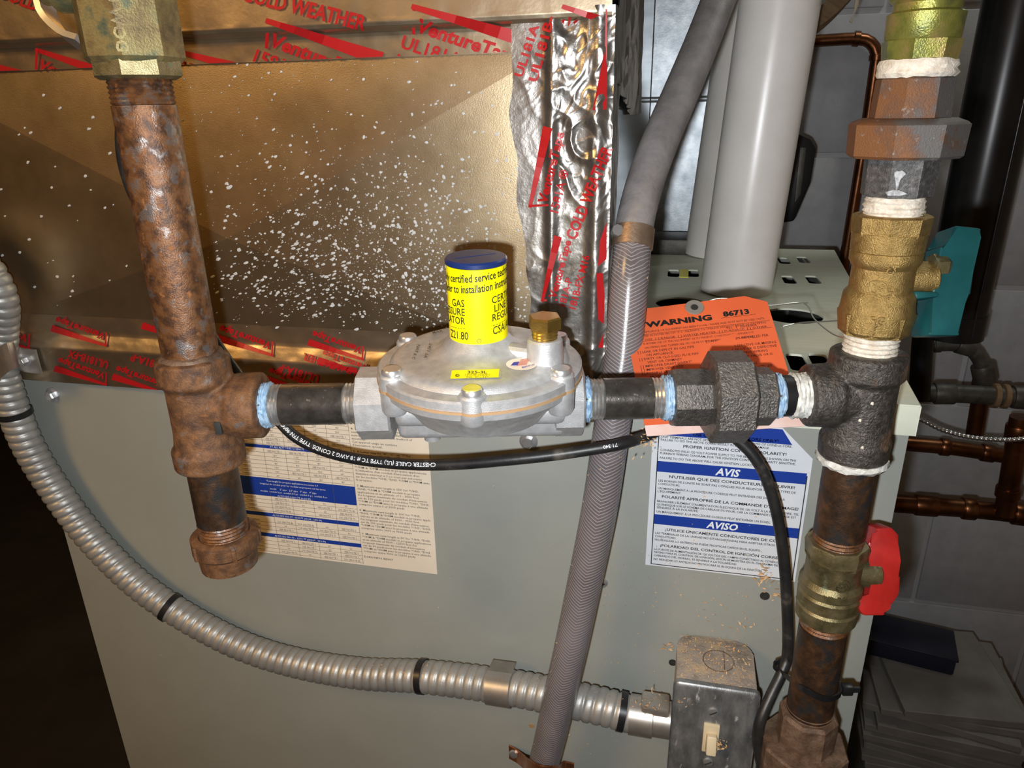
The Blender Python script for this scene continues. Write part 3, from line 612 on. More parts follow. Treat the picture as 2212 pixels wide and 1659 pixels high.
lv.faces.new(rows[0][::-1]); lv.faces.new(rows[-1]); part(t, 'lever', lv, M['strand'], label='bent steel lever')
em = nb(); cd = V((CAM.x - LX, CAM.y - LY, 0)).normalized(); sd = V((-cd.y, cd.x, 0))
emp = lambda u, v: V((LX, LY, 0)) + cd * .0198 - sd * .0065 * 1 + sd * u + UP * v
pr(em, '600 WOG', emp, .0005, lz(70) + .018, .0062, None, .03, 0, -math.pi / 2); emboss(em, .0006, cd); part(t, 'cast_letters', em, M['greenbrass'], parent=body)
# ---- left riser, tee, drip leg, cap
ztee1, ztee0 = lz(768), lz(1003)
t = thing('iron_pipe', 'long rusty steel riser pipe on the left, orange along its edge', 'pipe', (LX, LY, ztee1 - .008))
part(t, 'pipe', lathe(nb(), [(ztee1 - .008, R34 - .0008), (ztee1 + .004, R34), (lz(228), R34)], V((LX, LY, 0)), UP, 40), M['rust'])
part(t, 'thread', lathe(nb(), tring(lz(228) + .0002, zv0 + .004, R34, .0020, .0008), V((LX, LY, 0)), UP, 40), M['rust'], label='rusty thread turns')
t = thing('pipe_tee', 'rusty brown tee fitting joining the left riser to the level pipe', 'fitting', (LX, LY, ztee0))
b = nb(); zc = HZ
lathe(b, [(ztee0, .0155), (ztee0 + .0015, .0178), (ztee0 + .011, .0180), (ztee0 + .0135, .0160), (zc - .012, .0152), (zc + .012, .0152), (ztee1 - .0145, .0160), (ztee1 - .012, .0180), (ztee1 - .0012, .0176), (ztee1, .0150)], V((LX, LY, 0)), UP, 40)
sb = hs(572)
lathe(b, [(0, .0145), (sb - .0165, .0150), (sb - .013, .0168), (sb - .0012, .0170), (sb, .0150)], HA, HD, 40)
part(t, 'body', fuse(b, .0008, 5), M['rustcast'], sharp=180)
b = nb(); lathe(b, [(ztee1 - .001, R34 + .0022), (ztee1 + .0012, R34 + .0014), (ztee1 + .002, R34)], V((LX, LY, 0)), UP, 28, jit=.0004); part(t, 'dust_crust', b, M['rustbrown'])
b = nb(); box(b, HA + HD * .0135 + HN * .0142 - UP * .006, (.0035, .002, .007), (HD, HN, UP), .0006); part(t, 'chipped_mark', b, M['dark'])
zcap1, zcap0 = lz(1148), lz(1222)
t = thing('pipe_nipple', 'short rusty black drip-leg nipple between the left tee and its cap', 'pipe', (LX, LY, zcap1 - .006))
part(t, 'pipe', lathe(nb(), [(zcap1 + .008, R34 - .0005), (ztee0 + .001, R34 - .0005)], V((LX, LY, 0)), UP, 40), M['rustdark'])
part(t, 'thread', lathe(nb(), tring(zcap1 - .004, zcap1 + .008, R34 - .0003, .002, .0007), V((LX, LY, 0)), UP, 40), M['rust'])
t = thing('cap_fitting', 'rusty cap closing the bottom of the left drip leg', 'fitting', (LX, LY, zcap0))
b = nb(); lathe(b, [(zcap0, .011), (zcap0 + .0018, .0150), (zcap1 - .011, .0158), (zcap1 - .009, .0178), (zcap1 - .001, .0178), (zcap1, .0160), (zcap1, .0135), (zcap1 - .003, .0130)], V((LX, LY, 0)), UP, 40)
for a in range(5): d = V((math.cos(a * 1.2566 + .5), math.sin(a * 1.2566 + .5), 0)); box(b, V((LX, LY, zcap1 - .0055)) + d * .0172, (.003, .0022, .0085), (d, UP.cross(d), UP), .0006)
part(t, 'body', b, M['rustcast'])
# ---- level nipples
def nipple(label, s0, s1, r, th0, th1, mat='blackpipe', dope0=None, dope1=None, name='pipe_nipple', thm='thread'):
    t = thing(name, label, 'pipe', HA + HD * s0 - UP * r)
    part(t, 'pipe', lathe(nb(), [(s0 + th0, r), (s1 - th1, r)], HA, HD, 40), M[mat])
    if th0: part(t, 'thread', lathe(nb(), tring(s0, s0 + th0, r, .0017, .0006), HA, HD, 40), M[thm], label='bright cut thread')
    if th1: part(t, 'thread', lathe(nb(), tring(s1 - th1, s1, r, .0017, .0006), HA, HD, 40), M[thm], label='bright cut thread')
    for dp, sg in ((dope0, s0), (dope1, s1)):
        if dp:
            a, c, m = dp; b = nb(); k = 9; lathe(b, [(a + (c - a) * i / k, r + (.0001 if i in (0, k) else .0006 + .0005 * (i % 2))) for i in range(k + 1)], HA, HD, 44, jit=.00055, seed=int(a * 9999)); part(t, 'thread_sealant', b, M[m])
    return t
RL, RR = hs(776), hs(1259)
nipple('dark steel nipple smeared with blue sealant between the rusty tee and the regulator', sb - .004, RL + .004, R12, .0135, .011, dope0=(sb - .001, sb + .0042, 'blue_dope'))
UL0 = hs(1447); 
nipple('black steel nipple between the regulator and the union', RR - .004, UL0 + .004, R12, .0145, .0135, dope0=(RR + .0002, RR + .0036, 'blue_dope'), dope1=(UL0 - .0040, UL0 + .001, 'blue_dope'))
UR1 = hs(1666); TR0 = hs(1742)
nipple('very short black nipple with white and blue sealant beside the right tee', UR1 - .004, TR0 + .004, R12, .009, .012, 'black', dope0=(UR1 - .0005, UR1 + .0045, 'blue_dope'), dope1=(TR0 - .0085, TR0 + .001, 'greydope'))
# ---- regulator (leans about three degrees towards the viewer)
GS = hs(1040); gc = HA + HD * GS; gx, gy = gc.x, gc.y; G = V((gx, gy, HZ))
TQ = Matrix.Rotation(math.radians(3.0), 3, HD)
if (TQ @ UP).dot(HN) < 0: TQ = TQ.transposed()
TI = TQ.transposed(); CAMr = G + TI @ (CAM - G)
def PZr(px, py, z): r = TI @ ray(px, py); return CAMr + r * ((z - CAMr.z) / r.z)
def zVr(x, y, py):
    d0 = V((x, y, 0)) - CAMr; t = -(py - CY) / F; fw, u_ = TI @ fwd, TI @ up
    return (t * d0.dot(fw) - d0.dot(u_)) / (u_.z - t * fw.z)
fr_ = V((CAMr.x - gx, CAMr.y - gy, 0)).normalized(); fs_ = V((-fr_.y, fr_.x, 0))
t = thing('gas_regulator', 'silver die-cast gas pressure regulator with yellow stack and blue cap', 'regulator', G - UP * .018)
regt = t; GR = .0506; gk = .0170; RS = .0143
ANG = (-92, -152, -32, 88, 28, 148)
def gd(a): return HD * math.cos(math.radians(a)) - HN * math.sin(math.radians(a))
b = nb()
lathe(b, [(gk, GR - .0005), (gk - .0035, GR - .001), (gk - .0055, GR - .003), (gk - .009, .043), (gk - .014, .038), (gk - .020, .034)], G, UP, 64)
box(b, G - UP * .0035, (hs(1200) - hs(845), .028, .0225), (HD, HN, UP), .004, 3)
box(b, G + UP * .001, (hs(1200) - hs(845), .040, .012), (HD, HN, UP), .004, 3)
for p0, p1 in ((RL - GS, hs(852) - GS), (hs(1194) - GS, RR - GS)):
    lathe(b, [(p0, .0160), (p0 + .001, .0186), (p1 - .001, .0186), (p1, .0172)], G, HD, 8, ref=UP, rot=math.pi / 8)
zbf = zVr(gx + HN.x * (GR + .001), gy + HN.y * (GR + .001), 926) - HZ
for a in ANG:
    d = gd(a); lathe(b, [(zbf if a == -92 else gk - .012, .0055), (zbf + .0015 if a == -92 else gk - .010, .0064), (gk, .0066)], G + d * (GR - .0050), UP, 20)
lathe(b, [(-.0185, .0025), (-.0178, .0042), (-.012, .0044)], G + HD * (hs(932) - GS) + HN * .006, UP, 18)
part(t, 'lower_body', b, M['zinc'], sharp=32)
b = nb(); lathe(b, [(gk, GR + .0005), (gk + .0013, GR + .0005)], G, UP, 72)
for a in ANG: lathe(b, [(gk, .0069), (gk + .0013, .0069)], G + gd(a) * (GR - .0050), UP, 20)
part(t, 'gasket', b, M['gasket'], label='tan gasket line')
g1 = gk + .0012
zs0 = zVr(gx + fr_.x * RS, gy + fr_.y * RS, 747) - HZ; zs1 = zVr(gx + fr_.x * RS, gy + fr_.y * RS, 584) - HZ
pf = [(GR, g1 + .0038), (GR - .0010, g1 + .0047), (.0465, g1 + .0052), (.0445, g1 + .0056), (.0432, g1 + .0072), (.0415, g1 + .0086), (.0385, g1 + .0093), (.032, g1 + .0096), (.0265, g1 + .0100), (.0230, g1 + .0107), (.0200, max(g1 + .0120, zs0 - .0052)), (.0175, max(g1 + .0135, zs0 - .0030)), (.0156, max(g1 + .0146, zs0 - .0008)), (RS - .0002, max(g1 + .0154, zs0 + .0008))]
b = nb(); lathe(b, [(g1, GR)] + [(z_, r_) for r_, z_ in pf] + [(zs1, RS - .0002)], G, UP, 72)
for a in ANG: lathe(b, [(g1, .0066), (g1 + .0060, .0062), (g1 + .0068, .0056)], G + gd(a) * (GR - .0050), UP, 20)
vb = PZr(1177, 729, HZ + g1 + .0205); vb = V((vb.x, vb.y, 0))
lathe(b, [(HZ + g1 + .006, .0092), (HZ + g1 + .0195, .0084), (HZ + g1 + .0205, .0076)], vb, UP, 28)
dv = (V((vb.x, vb.y, 0)) - V((gx, gy, 0))); box(b, V((gx, gy, HZ + g1 + .0105)) + dv * .62, (dv.length * .6, .010, .010), (dv.normalized(), UP.cross(dv.normalized()), UP), .004, 3)
bon = part(t, 'bonnet', b, M['zinc'], sharp=28)
for a in ANG:
    o = G + gd(a) * (GR - .0050); b = nb(); lathe(b, [(g1 + .0064, .0049), (g1 + .0086, .0049), (g1 + .0096, .0042)], o, UP, 20); scw = part(t, 'bonnet_screw', b, M['bolt'])
    if a == -92: b = nb(); lathe(b, [(g1 + .0095, .0040), (g1 + .0099, .0038)], o, UP, 18); part(t, 'yellow_daub', b, M['boltyellow'], parent=scw)
# stack label, cap
b = nb(); lathe(b, [(zs0, RS), (zs1, RS)], G, UP, 64); ylab = part(t, 'stack_label', b, M['yellow'], label='yellow wrapped label')
def sm(u, v): a = u / RS; return G + (fr_ * math.cos(a) + fs_ * math.sin(a)) * (RS + .00018) + UP * (zs0 + v)
sH = zs1 - zs0; k = nb(); tl = lambda u, v: sm(u, v + .075 * u)
def hpx(py): return zVr(gx + fr_.x * RS, gy + fr_.y * RS, py) - HZ - zs0
pr(k, 'Only certified service technician', tl, -.0222, hpx(609), .0052, .0472, .02); pr(k, 'Refer to installation instructions', tl, -.0205, hpx(632), .0052, .0458, .02)
for py, s in ((662, 'GAS'), (681, 'PRESSURE'), (700, 'REGULATOR'), (733, 'Z21.80')):
    g = glyphs(s, .01); pr(k, s, tl, -.0062 + (.0 if py < 720 else .0012), hpx(py), .0050 if py < 720 else .0056, (g[3] - g[2]) * .0042, .01, align='R')
for py, s in ((662, 'CERTIFIED'), (681, 'LINE PRESSURE'), (700, 'REGULATOR'), (729, 'CSA/ANSI')):
    g = glyphs(s, .01); pr(k, s, tl, .0068 + (.0012 if py == 681 else 0), hpx(py), .0050 if py < 720 else .0056, (g[3] - g[2]) * .0043, .01)
for i in range(6): rectm(k, tl, -.0155 + i * .0016, hpx(710), -.0145 + i * .0016, hpx(710) + .0003); rectm(k, tl, .007 + i * .0018, hpx(710), .0081 + i * .0018, hpx(710) + .0003)
ringm(k, tl, 0, hpx(736), .0008, .00105, 16); pr(k, 'R', tl, 0, hpx(736) - .0005, .0013, None, 0, align='C')
part(t, 'label_text', k, M['ink'], parent=ylab, recalc=False)
b = nb(); lathe(b, [(zs1, .0136), (zs1 + .0004, .0147), (zs1 + .0022, .0147), (zs1 + .0030, .0140), (zs1 + .0031, .009)], G, UP, 56)
cu = nb(); box(cu, G + UP * (zs1 + .0034), (.0205, .0011, .0026), ((fs_ * .93 - fr_ * .36).normalized(), (fr_ * .93 + fs_ * .36).normalized(), UP))
part(t, 'cap', cut(b, cu), M['bluecap'], label='dark blue slotted cap')
vz = HZ + g1 + .0205
b = nb(); lathe(b, tring(vz - .001, vz + .0050, .0062, .0014, .0005), vb, UP, 24); lathe(b, [(vz + .0045, .0070), (vz + .0048, .0080), (vz + .0100, .0080), (vz + .0108, .0072)], vb, UP, 6, rot=.35); part(t, 'vent_plug', b, M['brassnew'], label='brass hexagonal vent plug', sharp=25)
# stickers lie on the bonnet shoulder: follow its profile
def bz(r):
    for (r0, z0), (r1, z1) in zip(pf, pf[1:]):
        if r1 <= r <= r0: return z0 + (z1 - z0) * (r0 - r) / (r0 - r1)
    return pf[0][1] if r > GR else pf[-1][1]
def onb(px, py, off):
    q = PZr(px, py, HZ + g1 + .012)
    for _ in range(6): q = PZr(px, py, HZ + bz((V((q.x - gx, q.y - gy))).length) + off)
    return q
def patch(poly, off, sub=8):
    b = nb(); a, bb, c, d = poly; rows = [[b.verts.new(onb(*[(a[k] * (1 - i / sub) + bb[k] * i / sub) * (1 - j / 3) + (d[k] * (1 - i / sub) + c[k] * i / sub) * j / 3 for k in (0, 1)], off)) for i in range(sub + 1)] for j in range(4)]
    for x, y in zip(rows, rows[1:]):
        for i in range(sub): b.faces.new((x[i], x[i + 1], y[i + 1], y[i]))
    return b
part(t, 'backing_film', patch([(974, 797), (1083, 794), (1082, 816), (971, 819)], .0003), M['zinc'], recalc=False)
pl = part(t, 'model_plate', patch([(976, 800), (1079, 797), (1077, 815), (973, 818)], .0006), M['yellow'], recalc=False, label='small yellow model sticker')
bm_ = lambda u, v: onb(u, -v, .0009); k = nb(); pr(k, '325-3L', bm_, 1010, -806.5, 8, 42, .02); pr(k, '( POUR CLASE )', bm_, 1004, -811.5, 4.5, 54, 0, res=1); pr(k, 'INL. 2" - 11"', bm_, 1008, -816, 4.5, 46, 0, res=1); ringm(k, bm_, 988, -811, 3, 4.6, 16, .65); pr(k, 'P', bm_, 986, -813, 5, None, .02)
part(t, 'plate_text', k, M['ink'], parent=pl, recalc=False)
b = nb(); n = 28; cc = (1126.5, 786.5); ce = b.verts.new(onb(*cc, .0005)); vs = [b.verts.new(onb(cc[0] + 33.5 * math.cos(6.2832 * i / n), cc[1] + 13 * math.sin(6.2832 * i / n), .0005)) for i in range(n)]
for i in range(n): b.faces.new((vs[i], vs[(i + 1) % n], ce))
st = part(t, 'flag_sticker', b, M['cream'], recalc=False, label='oval sticker with a striped flag')
k = nb()
for i in range(6): quadm(k, bm_, [(1117 + i * -1.6 + 8, -(776.5 + i * 2.4)), (1146 - i * 1.6, -(773.5 + i * 2.6)), (1145.5 - i * 1.6, -(774.8 + i * 2.6)), (1116.5 - i * 1.6 + 8, -(777.8 + i * 2.4))])
part(t, 'flag_stripes', k, M['flagred'], parent=st, recalc=False)
k = nb(); quadm(k, bm_, [(1110, -782), (1122, -781), (1118, -789), (1103, -789.5)]); pr(k, 'MADE IN USA', bm_, 1128, -795.5, 5, 28, .02, 0, .25, res=1); part(t, 'flag_canton', k, M['flagblue'], parent=st, recalc=False)
for s, u, v, a, wd in (('2451 SA', 928, -741, -1.95, 34), ('NAT B.C', 902, -744, -1.95, 33), ('MAX', 935, -722, .25, 22)):
    k = nb(); pr(k, s, bm_, u, v, 9, wd, .01, 0, a, res=1); part(t, 'stamped_code', k, M['faintink'], parent=bon, recalc=False)
t.matrix_world = Matrix.Translation(G) @ TQ.to_4x4() @ Matrix.Translation(-G) @ Matrix.Translation(t.location)
# ---- union on the level pipe
t = thing('pipe_union', 'black cast-iron union with a large eight-sided nut beside the orange tag', 'fitting', HA + HD * hs(1550) - UP * .022)
N0, N1 = hs(1527), hs(1611)
b = nb(); lathe(b, [(UL0, .0115), (UL0 + .0006, .0148), (UL0 + .0016, .0155), (N0 - .002, .0155), (N0, .0145), (N0 + .004, .0145)], HA, HD, 8, ref=UP, rot=.0); part(t, 'left_collar', b, M['castclean'], sharp=25)
b = nb(); lathe(b, [(N0 - .0005, .0150), (N0, .0215), (N0 + .0012, .0236), (N1 - .0012, .0236), (N1, .0220), (N1 + .0005, .0150)], HA, HD, 8, ref=UP, rot=math.pi / 8); part(t, 'nut', b, M['castclean'], sharp=25)
b = nb(); lathe(b, [(N1 - .002, .0150), (UR1 - .0016, .0150), (UR1 - .0006, .0144), (UR1, .0115)], HA, HD, 8, ref=UP, rot=math.pi / 8); part(t, 'right_collar', b, M['castclean'], sharp=25)
# ---- right tee
rt1, rt0 = rz(757), rz(985)
RP = V((RX, RY, 0))
t = thing('pipe_tee', 'dark cast-iron tee on the right with white sealant round its lower mouth', 'fitting', (RX, RY, rt0))
b = nb(); zc = HZ; LR = (HB - HA).length
lathe(b, [(rt0, .0150), (rt0 + .0012, .0172), (rt0 + .0105, .0176), (rt0 + .013, .0165), (zc - .012, .0160), (zc + .012, .0160), (rt1 - .0145, .0165), (rt1 - .012, .0185), (rt1 - .0012, .0183), (rt1, .0160)], RP, UP, 40)
lathe(b, [(TR0 - .001, .0140), (TR0, .0160), (TR0 + .0125, .0165), (TR0 + .015, .0150), (LR, .0140)], HA, HD, 40)
part(t, 'body', fuse(b, .0008, 4), M['cast'], sharp=180)
b = nb(); lathe(b, [(rt0 - .0034, .0142), (rt0 - .0030, .0168), (rt0 - .0012, .0180), (rt0 + .0012, .0176)], RP, UP, 40, jit=.0007, seed=3); part(t, 'sealant_ring', b, M['greydope'], label='smeared white sealant')
b = nb(); 
for px, py in ((1792, 880), (1815, 937), (1822, 845)): lathe(b, [(0, .0008), (.0005, .0005)], RP + V((0, 0, rz(py))) + (HN * .0163 - HD * .004 + HD * ((px - 1815) / 6600)), HN, 9, jit=.0002)
part(t, 'white_speck', b, M['white_dope'])
# ---- teal-handled valve
v0, v1 = rz(715), rz(462)
def vnip(label, z0, z1, r, m, jit=.00035):
    t = thing('pipe_nipple', label, 'pipe', (RX, RY, z0)); part(t, 'thread', lathe(nb(), tring(z0, z1, r, .0022, .0009), RP, UP, 40, jit=jit), M[m], label='sealant-filled thread turns'); return t
vnip('white-doped threaded nipple between the right tee and the new brass valve', rt1 - .004, v0 + .003, .0128, 'white_dope')
t = thing('ball_valve', 'new golden brass ball valve with a teal handle on the right', 'valve', (RX, RY, v0))
def Z(py): return rz(py)
prof = [(v0, .0150), (Z(708), .0162), (Z(668), .0170), (Z(660), .0166), (Z(640), .0163), (Z(632), .0160), (Z(622), .0142), (Z(575), .0140), (Z(568), .0150), (Z(562), .0158), (Z(545), .0160), (Z(541), .0156), (Z(539), .0160), (Z(525), .0161), (Z(500), .0164)]
b = nb(); lathe(b, prof, RP, UP, 48); lathe(b, [(Z(505), .0166), (Z(466), .0172), (v1, .0160)], RP, UP, 8, ref=HN, rot=.32); lathe(b, [(v0 - .0004, .0160), (Z(672), .0176), (Z(668), .0165)], RP, UP, 8, ref=HN, rot=.32)
lathe(b, [(.006, .0085), (.0235, .0080), (.0245, .0070)], RP + UP * Z(603), HD, 24)
vbod = part(t, 'body', b, M['brass'], sharp=30)
part(t, 'packing_nut', lathe(nb(), [(.0225, .0058), (.0285, .0056), (.030, .0045)], RP + UP * (Z(603) + .006), HD, 6), M['oldbrass'], sharp=25)
def plate(pts, dep, thick, m, t, name, bev=.0012, label=None, parent=None):
    c = [P(x, y, dep) for x, y in pts]; pl_n = fwd; b = nb(); prism(b, [q - fwd * thick / 2 for q in c], fwd * thick, bev); return part(t, name, b, m, label=label, parent=parent, sharp=25)
hd_ = (RP + UP * Z(610) - CAM).dot(fwd) + .002
plate([(2042, 494), (2098, 500), (2096, 520), (2080, 590), (2076, 640), (2058, 655), (2052, 728), (1985, 727), (2000, 648), (1992, 640), (1998, 618), (2003, 590), (2010, 540), (2030, 534)], hd_, .016, M['teal'], t, 'handle', label='teal enamelled lever handle')
plate([(1957, 632), (2010, 634), (2012, 645), (1962, 650)], hd_ - .003, .014, M['teal'], t, 'stop_tab')
def castm(z0, rr): 
    cd = V((CAM.x - RX, CAM.y - RY, 0)).normalized(); sd = V((-cd.y, cd.x, 0))
    return (lambda u, v: RP + (cd * math.cos(u / rr) + sd * math.sin(u / rr)) * rr + UP * (z0 + v)), cd
em = nb(); mpf, cd = castm(Z(620), .0142); ringm(em, mpf, -.0015, .0012, .0044, .0050, 24); pr(em, 'UL', mpf, -.0015, -.0004, .0052, None, .02, 0, -.4, align='C'); pr(em, 'FM', mpf, .0062, -.0012, .0048, None, .02, 0, .6, align='C'); emboss(em, .0011, cd)
pr2 = nb(); mpf2, _ = castm(Z(682), .0168); pr(pr2, '5G', mpf2, .001, 0, .0056, None, .025, align='C'); emboss(pr2, .0013, cd)
mpf3, _ = castm(Z(575), .0160); pr3 = nb(); pr(pr3, 'CA', mpf3, .005, .001, .0044, None, .02, 0, .9, align='C'); emboss(pr3, .0011, cd)
for e_ in (em, pr2, pr3): part(t, 'cast_mark', e_, M['brass'], parent=vbod)
# ---- upper nipple, union, top valve
u0, u1, u2, u3 = rz(424), rz(340), rz(262), rz(166)
vnip('thickly white-doped nipple between the brass valve and the rusty union', v1 - .002, u0 + .002, .0132, 'white_dope', .0005)
t = thing('pipe_union', 'rust-streaked union with a broad eight-sided nut at the upper right', 'fitting', (RX, RY, u0))
part(t, 'lower_collar', lathe(nb(), [(u0, .0130), (u0 + .0008, .0155), (u1 + .003, .0160)], RP, UP, 8, ref=HN, rot=.1), M['greycast'], sharp=25)
part(t, 'nut', lathe(nb(), [(u1, .0225), (u1 + .0012, .0240), (u2 - .0012, .0246), (u2, .0232), (u2 + .0015, .0190)], RP, UP, 8, ref=HN, rot=.15), M['rusthalf'], sharp=25)
part(t, 'upper_collar', lathe(nb(), [(u2, .0165), (u3 - .001, .0158), (u3, .0145)], RP, UP, 8, ref=HN, rot=.15), M['rusthalf'], sharp=25)
b = nb(); cd = V((CAM.x - RX, CAM.y - RY, 0)).normalized(); sd = V((-cd.y, cd.x, 0))
for pts in ([(-10, 367), (-5, 362), (-1, 365), (4, 361), (9, 366), (13, 370), (7, 374), (5, 380), (2, 384), (3, 394), (1, 404), (-3, 403), (-2, 392), (-4, 383), (-8, 377)], [(-20, 408), (-8, 403), (4, 402), (12, 407), (22, 410), (10, 415), (-14, 416)]): prism(b, [RP + UP * rz(y) + cd * .0146 + sd * (x * .00022) for x, y in pts], cd * .0014, .0002, 1)
part(t, 'sealant_streak', b, M['film'], label='chalky drip of sealant')
t = thing('gas_valve', 'yellow-green brass valve cropped at the top right corner', 'valve', (RX, RY, rz(150)))
part(t, 'sealant_ring', lathe(nb(), [(rz(168), .0150), (rz(160), .0162), (rz(150), .0156), (rz(142), .0158), (rz(130), .0150)], RP, UP, 40, jit=.0006), M['white_dope'])
part(t, 'lower_body', lathe(nb(), [(rz(135), .0148), (rz(100), .0156), (rz(88), .0158)], RP, UP, 8, ref=HN, rot=.15), M['limebrass'], sharp=25)
part(t, 'body', lathe(nb(), [(rz(92), .0135), (rz(84), .0148), (rz(30), .0152), (rz(24), .0132), (rz(8), .0132), (rz(0), .0150), (rz(-70), .0155)], RP, UP, 40), M['limebrass'])
# ---- lower right pipe, red valve, pipe, union
q0, q1 = rz(1168), rz(1330)
t = thing('iron_pipe', 'rusty brown pipe between the right tee and the red-handled valve', 'pipe', (RX, RY, q0 - .004))
part(t, 'pipe', lathe(nb(), [(rz(1150), R34), (rt0 + .002, R34)], RP, UP, 40), M['rustdark']); part(t, 'thread', lathe(nb(), tring(q0 - .002, rz(1150), R34, .002, .0008), RP, UP, 40), M['rust'])
t = thing('ball_valve', 'tarnished brass ball valve with a red handle at the lower right', 'valve', (RX, RY, q1))
b = nb(); lathe(b, [(q1, .0150), (q1 + .001, .0165), (rz(1304), .0166), (rz(1300), .0155), (rz(1296), .0168), (rz(1275), .0169), (rz(1271), .0158), (rz(1266), .0171), (rz(1253), .0169), (rz(1243), .0148), (rz(1208), .0146), (rz(1199), .0158)], RP, UP, 48)
lathe(b, [(rz(1205), .0158), (rz(1176), .0168), (q0, .0160)], RP, UP, 8, ref=HN, rot=.3); lathe(b, [(q1 - .0004, .0158), (rz(1305), .0170)], RP, UP, 8, ref=HN, rot=.3)
lathe(b, [(.008, .0085), (.0245, .0080), (.0255, .0068)], RP + UP * rz(1238), HD, 24); vb2 = part(t, 'body', b, M['oldbrass'], sharp=30)
rd = (RP + UP * rz(1230) - CAM).dot(fwd) + .002
plate([(1880, 1135), (1912, 1133), (1928, 1150), (1927, 1180), (1924, 1205), (1931, 1240), (1929, 1275), (1914, 1298), (1903, 1301), (1898, 1322), (1852, 1322), (1836, 1300), (1839, 1268), (1852, 1285), (1868, 1280), (1876, 1240), (1868, 1200), (1856, 1190), (1862, 1168), (1874, 1150)], rd, .015, M['red'], t, 'handle', .0016, 'red enamelled lever handle')
part(t, 'stem_nut', lathe(nb(), [(.0225, .0062), (.0275, .0062), (.029, .0045)], RP + UP * rz(1238), HD, 6), M['bolt'], sharp=25)
em = nb(); mpf, cd = castm(rz(1262), .0160); ringm(em, mpf, .006, .0105, .0034, .0040, 20); pr(em, 'CGA', mpf, .006, .0092, .0034, None, .02, align='C'); pr(em, '1/2 PSI', mpf, .004, 0.0, .0048, None, .02, 0, .05, align='C'); emboss(em, .0011, cd); part(t, 'cast_mark', em, M['oldbrass'], parent=vb2)
n0 = rz(1535)
t = thing('iron_pipe', 'dark rusty pipe held by the black cable tie below the red-handled valve', 'pipe', (RX, RY, n0))
part(t, 'pipe', lathe(nb(), [(n0, R34), (rz(1352), R34)], RP, UP, 40), M['rustdark']); part(t, 'thread', lathe(nb(), tring(rz(1352), q1 + .002, R34, .002, .0008), RP, UP, 40), M['rust']); part(t, 'thread', lathe(nb(), tring(n0 - .003, n0 + .004, R34 + .0003, .002, .0008), RP, UP, 40), M['rustbrown'])
t = thing('pipe_union', 'brown dusty union with a wide nut at the bottom right', 'fitting', (RX, RY, rz(1760)))
k0 = rz(1600)
part(t, 'collar', lathe(nb(), [(k0, .0172), (n0 - .002, .0172), (n0, .0155)], RP, UP, 8, ref=HN, rot=.2), M['rustbrown'], sharp=25)
part(t, 'nut', lathe(nb(), [(rz(1760), .0262), (k0 - .0015, .0262), (k0, .0250), (k0 + .0006, .0172)], RP, UP, 8, ref=HN, rot=.2), M['rustbrown'], sharp=25)
# ================================================================== HOSE
hp = [(1590, -90, .17), (1552, 0, .14), (1513, 100, .105), (1471, 200, .075), (1428, 300, .048), (1395, 390, .030), (1374, 470, .016), (1366, 530, .008), (1360, 600, -.001), (1347, 760, -.012), (1332, 860, -.020), (1318, 950, -.026), (1295, 1100, -.034), (1263, 1258, -.038), (1233, 1400, -.042), (1210, 1500, -.043), (1187, 1600, -.040), (1165, 1690, -.034), (1150, 1760, -.030)]
hpts = spline([PY(a, b, y) for a, b, y in hp], .004)
icl = min(range(len(hpts)), key=lambda i: abs(pxof(hpts[i])[1] - 512))
HR = .0113
t = thing('drain_hose', 'clear braided vinyl hose hanging down past the furnace, grey sleeved above its band', 'hose', hpts[-1])
part(t, 'sleeve', sweep(nb(), hpts[:icl + 1], HR + .0002, 24), M['sleeve'], label='grey upper sleeve')
part(t, 'tube', sweep(nb(), hpts[icl:], HR, 28), M['hose'])
b = nb(); low = hpts[icl:]; L = [0]
for a, c in zip(low, low[1:]): L.append(L[-1] + (c - a).length)
def at(s):
    s = max(0, min(L[-1], s)); i = max(0, min(len(L) - 2, next((k for k in range(len(L)) if L[k] > s), len(L) - 1) - 1)); u = (s - L[i]) / max(1e-9, L[i + 1] - L[i]); return low[i].lerp(low[i + 1], u), (low[i + 1] - low[i]).normalized()
s = .004; st_ = .0022; w_ = .00028
while s < L[-1] - .012:
    n = 28; prev = None
    for k in range(n + 1):
        a = -math.pi + 2 * math.pi * k / n; q = abs(((a / (math.pi / 2)) % 2) - 1)      # chevrons with their points towards the front
        q = 1 - q if True else q
        p, tg = at(s - (abs(a) if abs(a) < math.pi / 2 else math.pi - abs(a)) * .0058)
        fdir = (CAM - p); fdir = (fdir - tg * fdir.dot(tg)).normalized(); sdir = tg.cross(fdir); r_ = (fdir * math.cos(a) + sdir * math.sin(a)) * (HR + .00012)
        cur = (b.verts.new(p + r_ - tg * w_), b.verts.new(p + r_ + tg * w_))
        if prev: b.faces.new((prev[0], cur[0], cur[1], prev[1]))
        prev = cur
    s += st_
part(t, 'braid', b, M['braid'], kind='stuff', label='white chevron braid', recalc=False)
cp = hpts[icl]; ct = (hpts[icl + 2] - hpts[icl - 2]).normalized()
cl = part(t, 'clamp_band', lathe(nb(), [(-.0062, HR + .0003), (-.006, HR + .0011), (.006, HR + .0011), (.0062, HR + .0003)], cp, ct, 32), M['clamp'], label='tarnished copper clamp band')
b = nb(); lathe(b, [(-.003, .0022), (.006, .0022), (.0062, .0035), (.009, .0035)], cp - right * .0125 - fwd * .001 + up * .003, (right * .2 - fwd * .9).normalized(), 8); part(t, 'clamp_screw', b, M['bolt'], parent=cl)
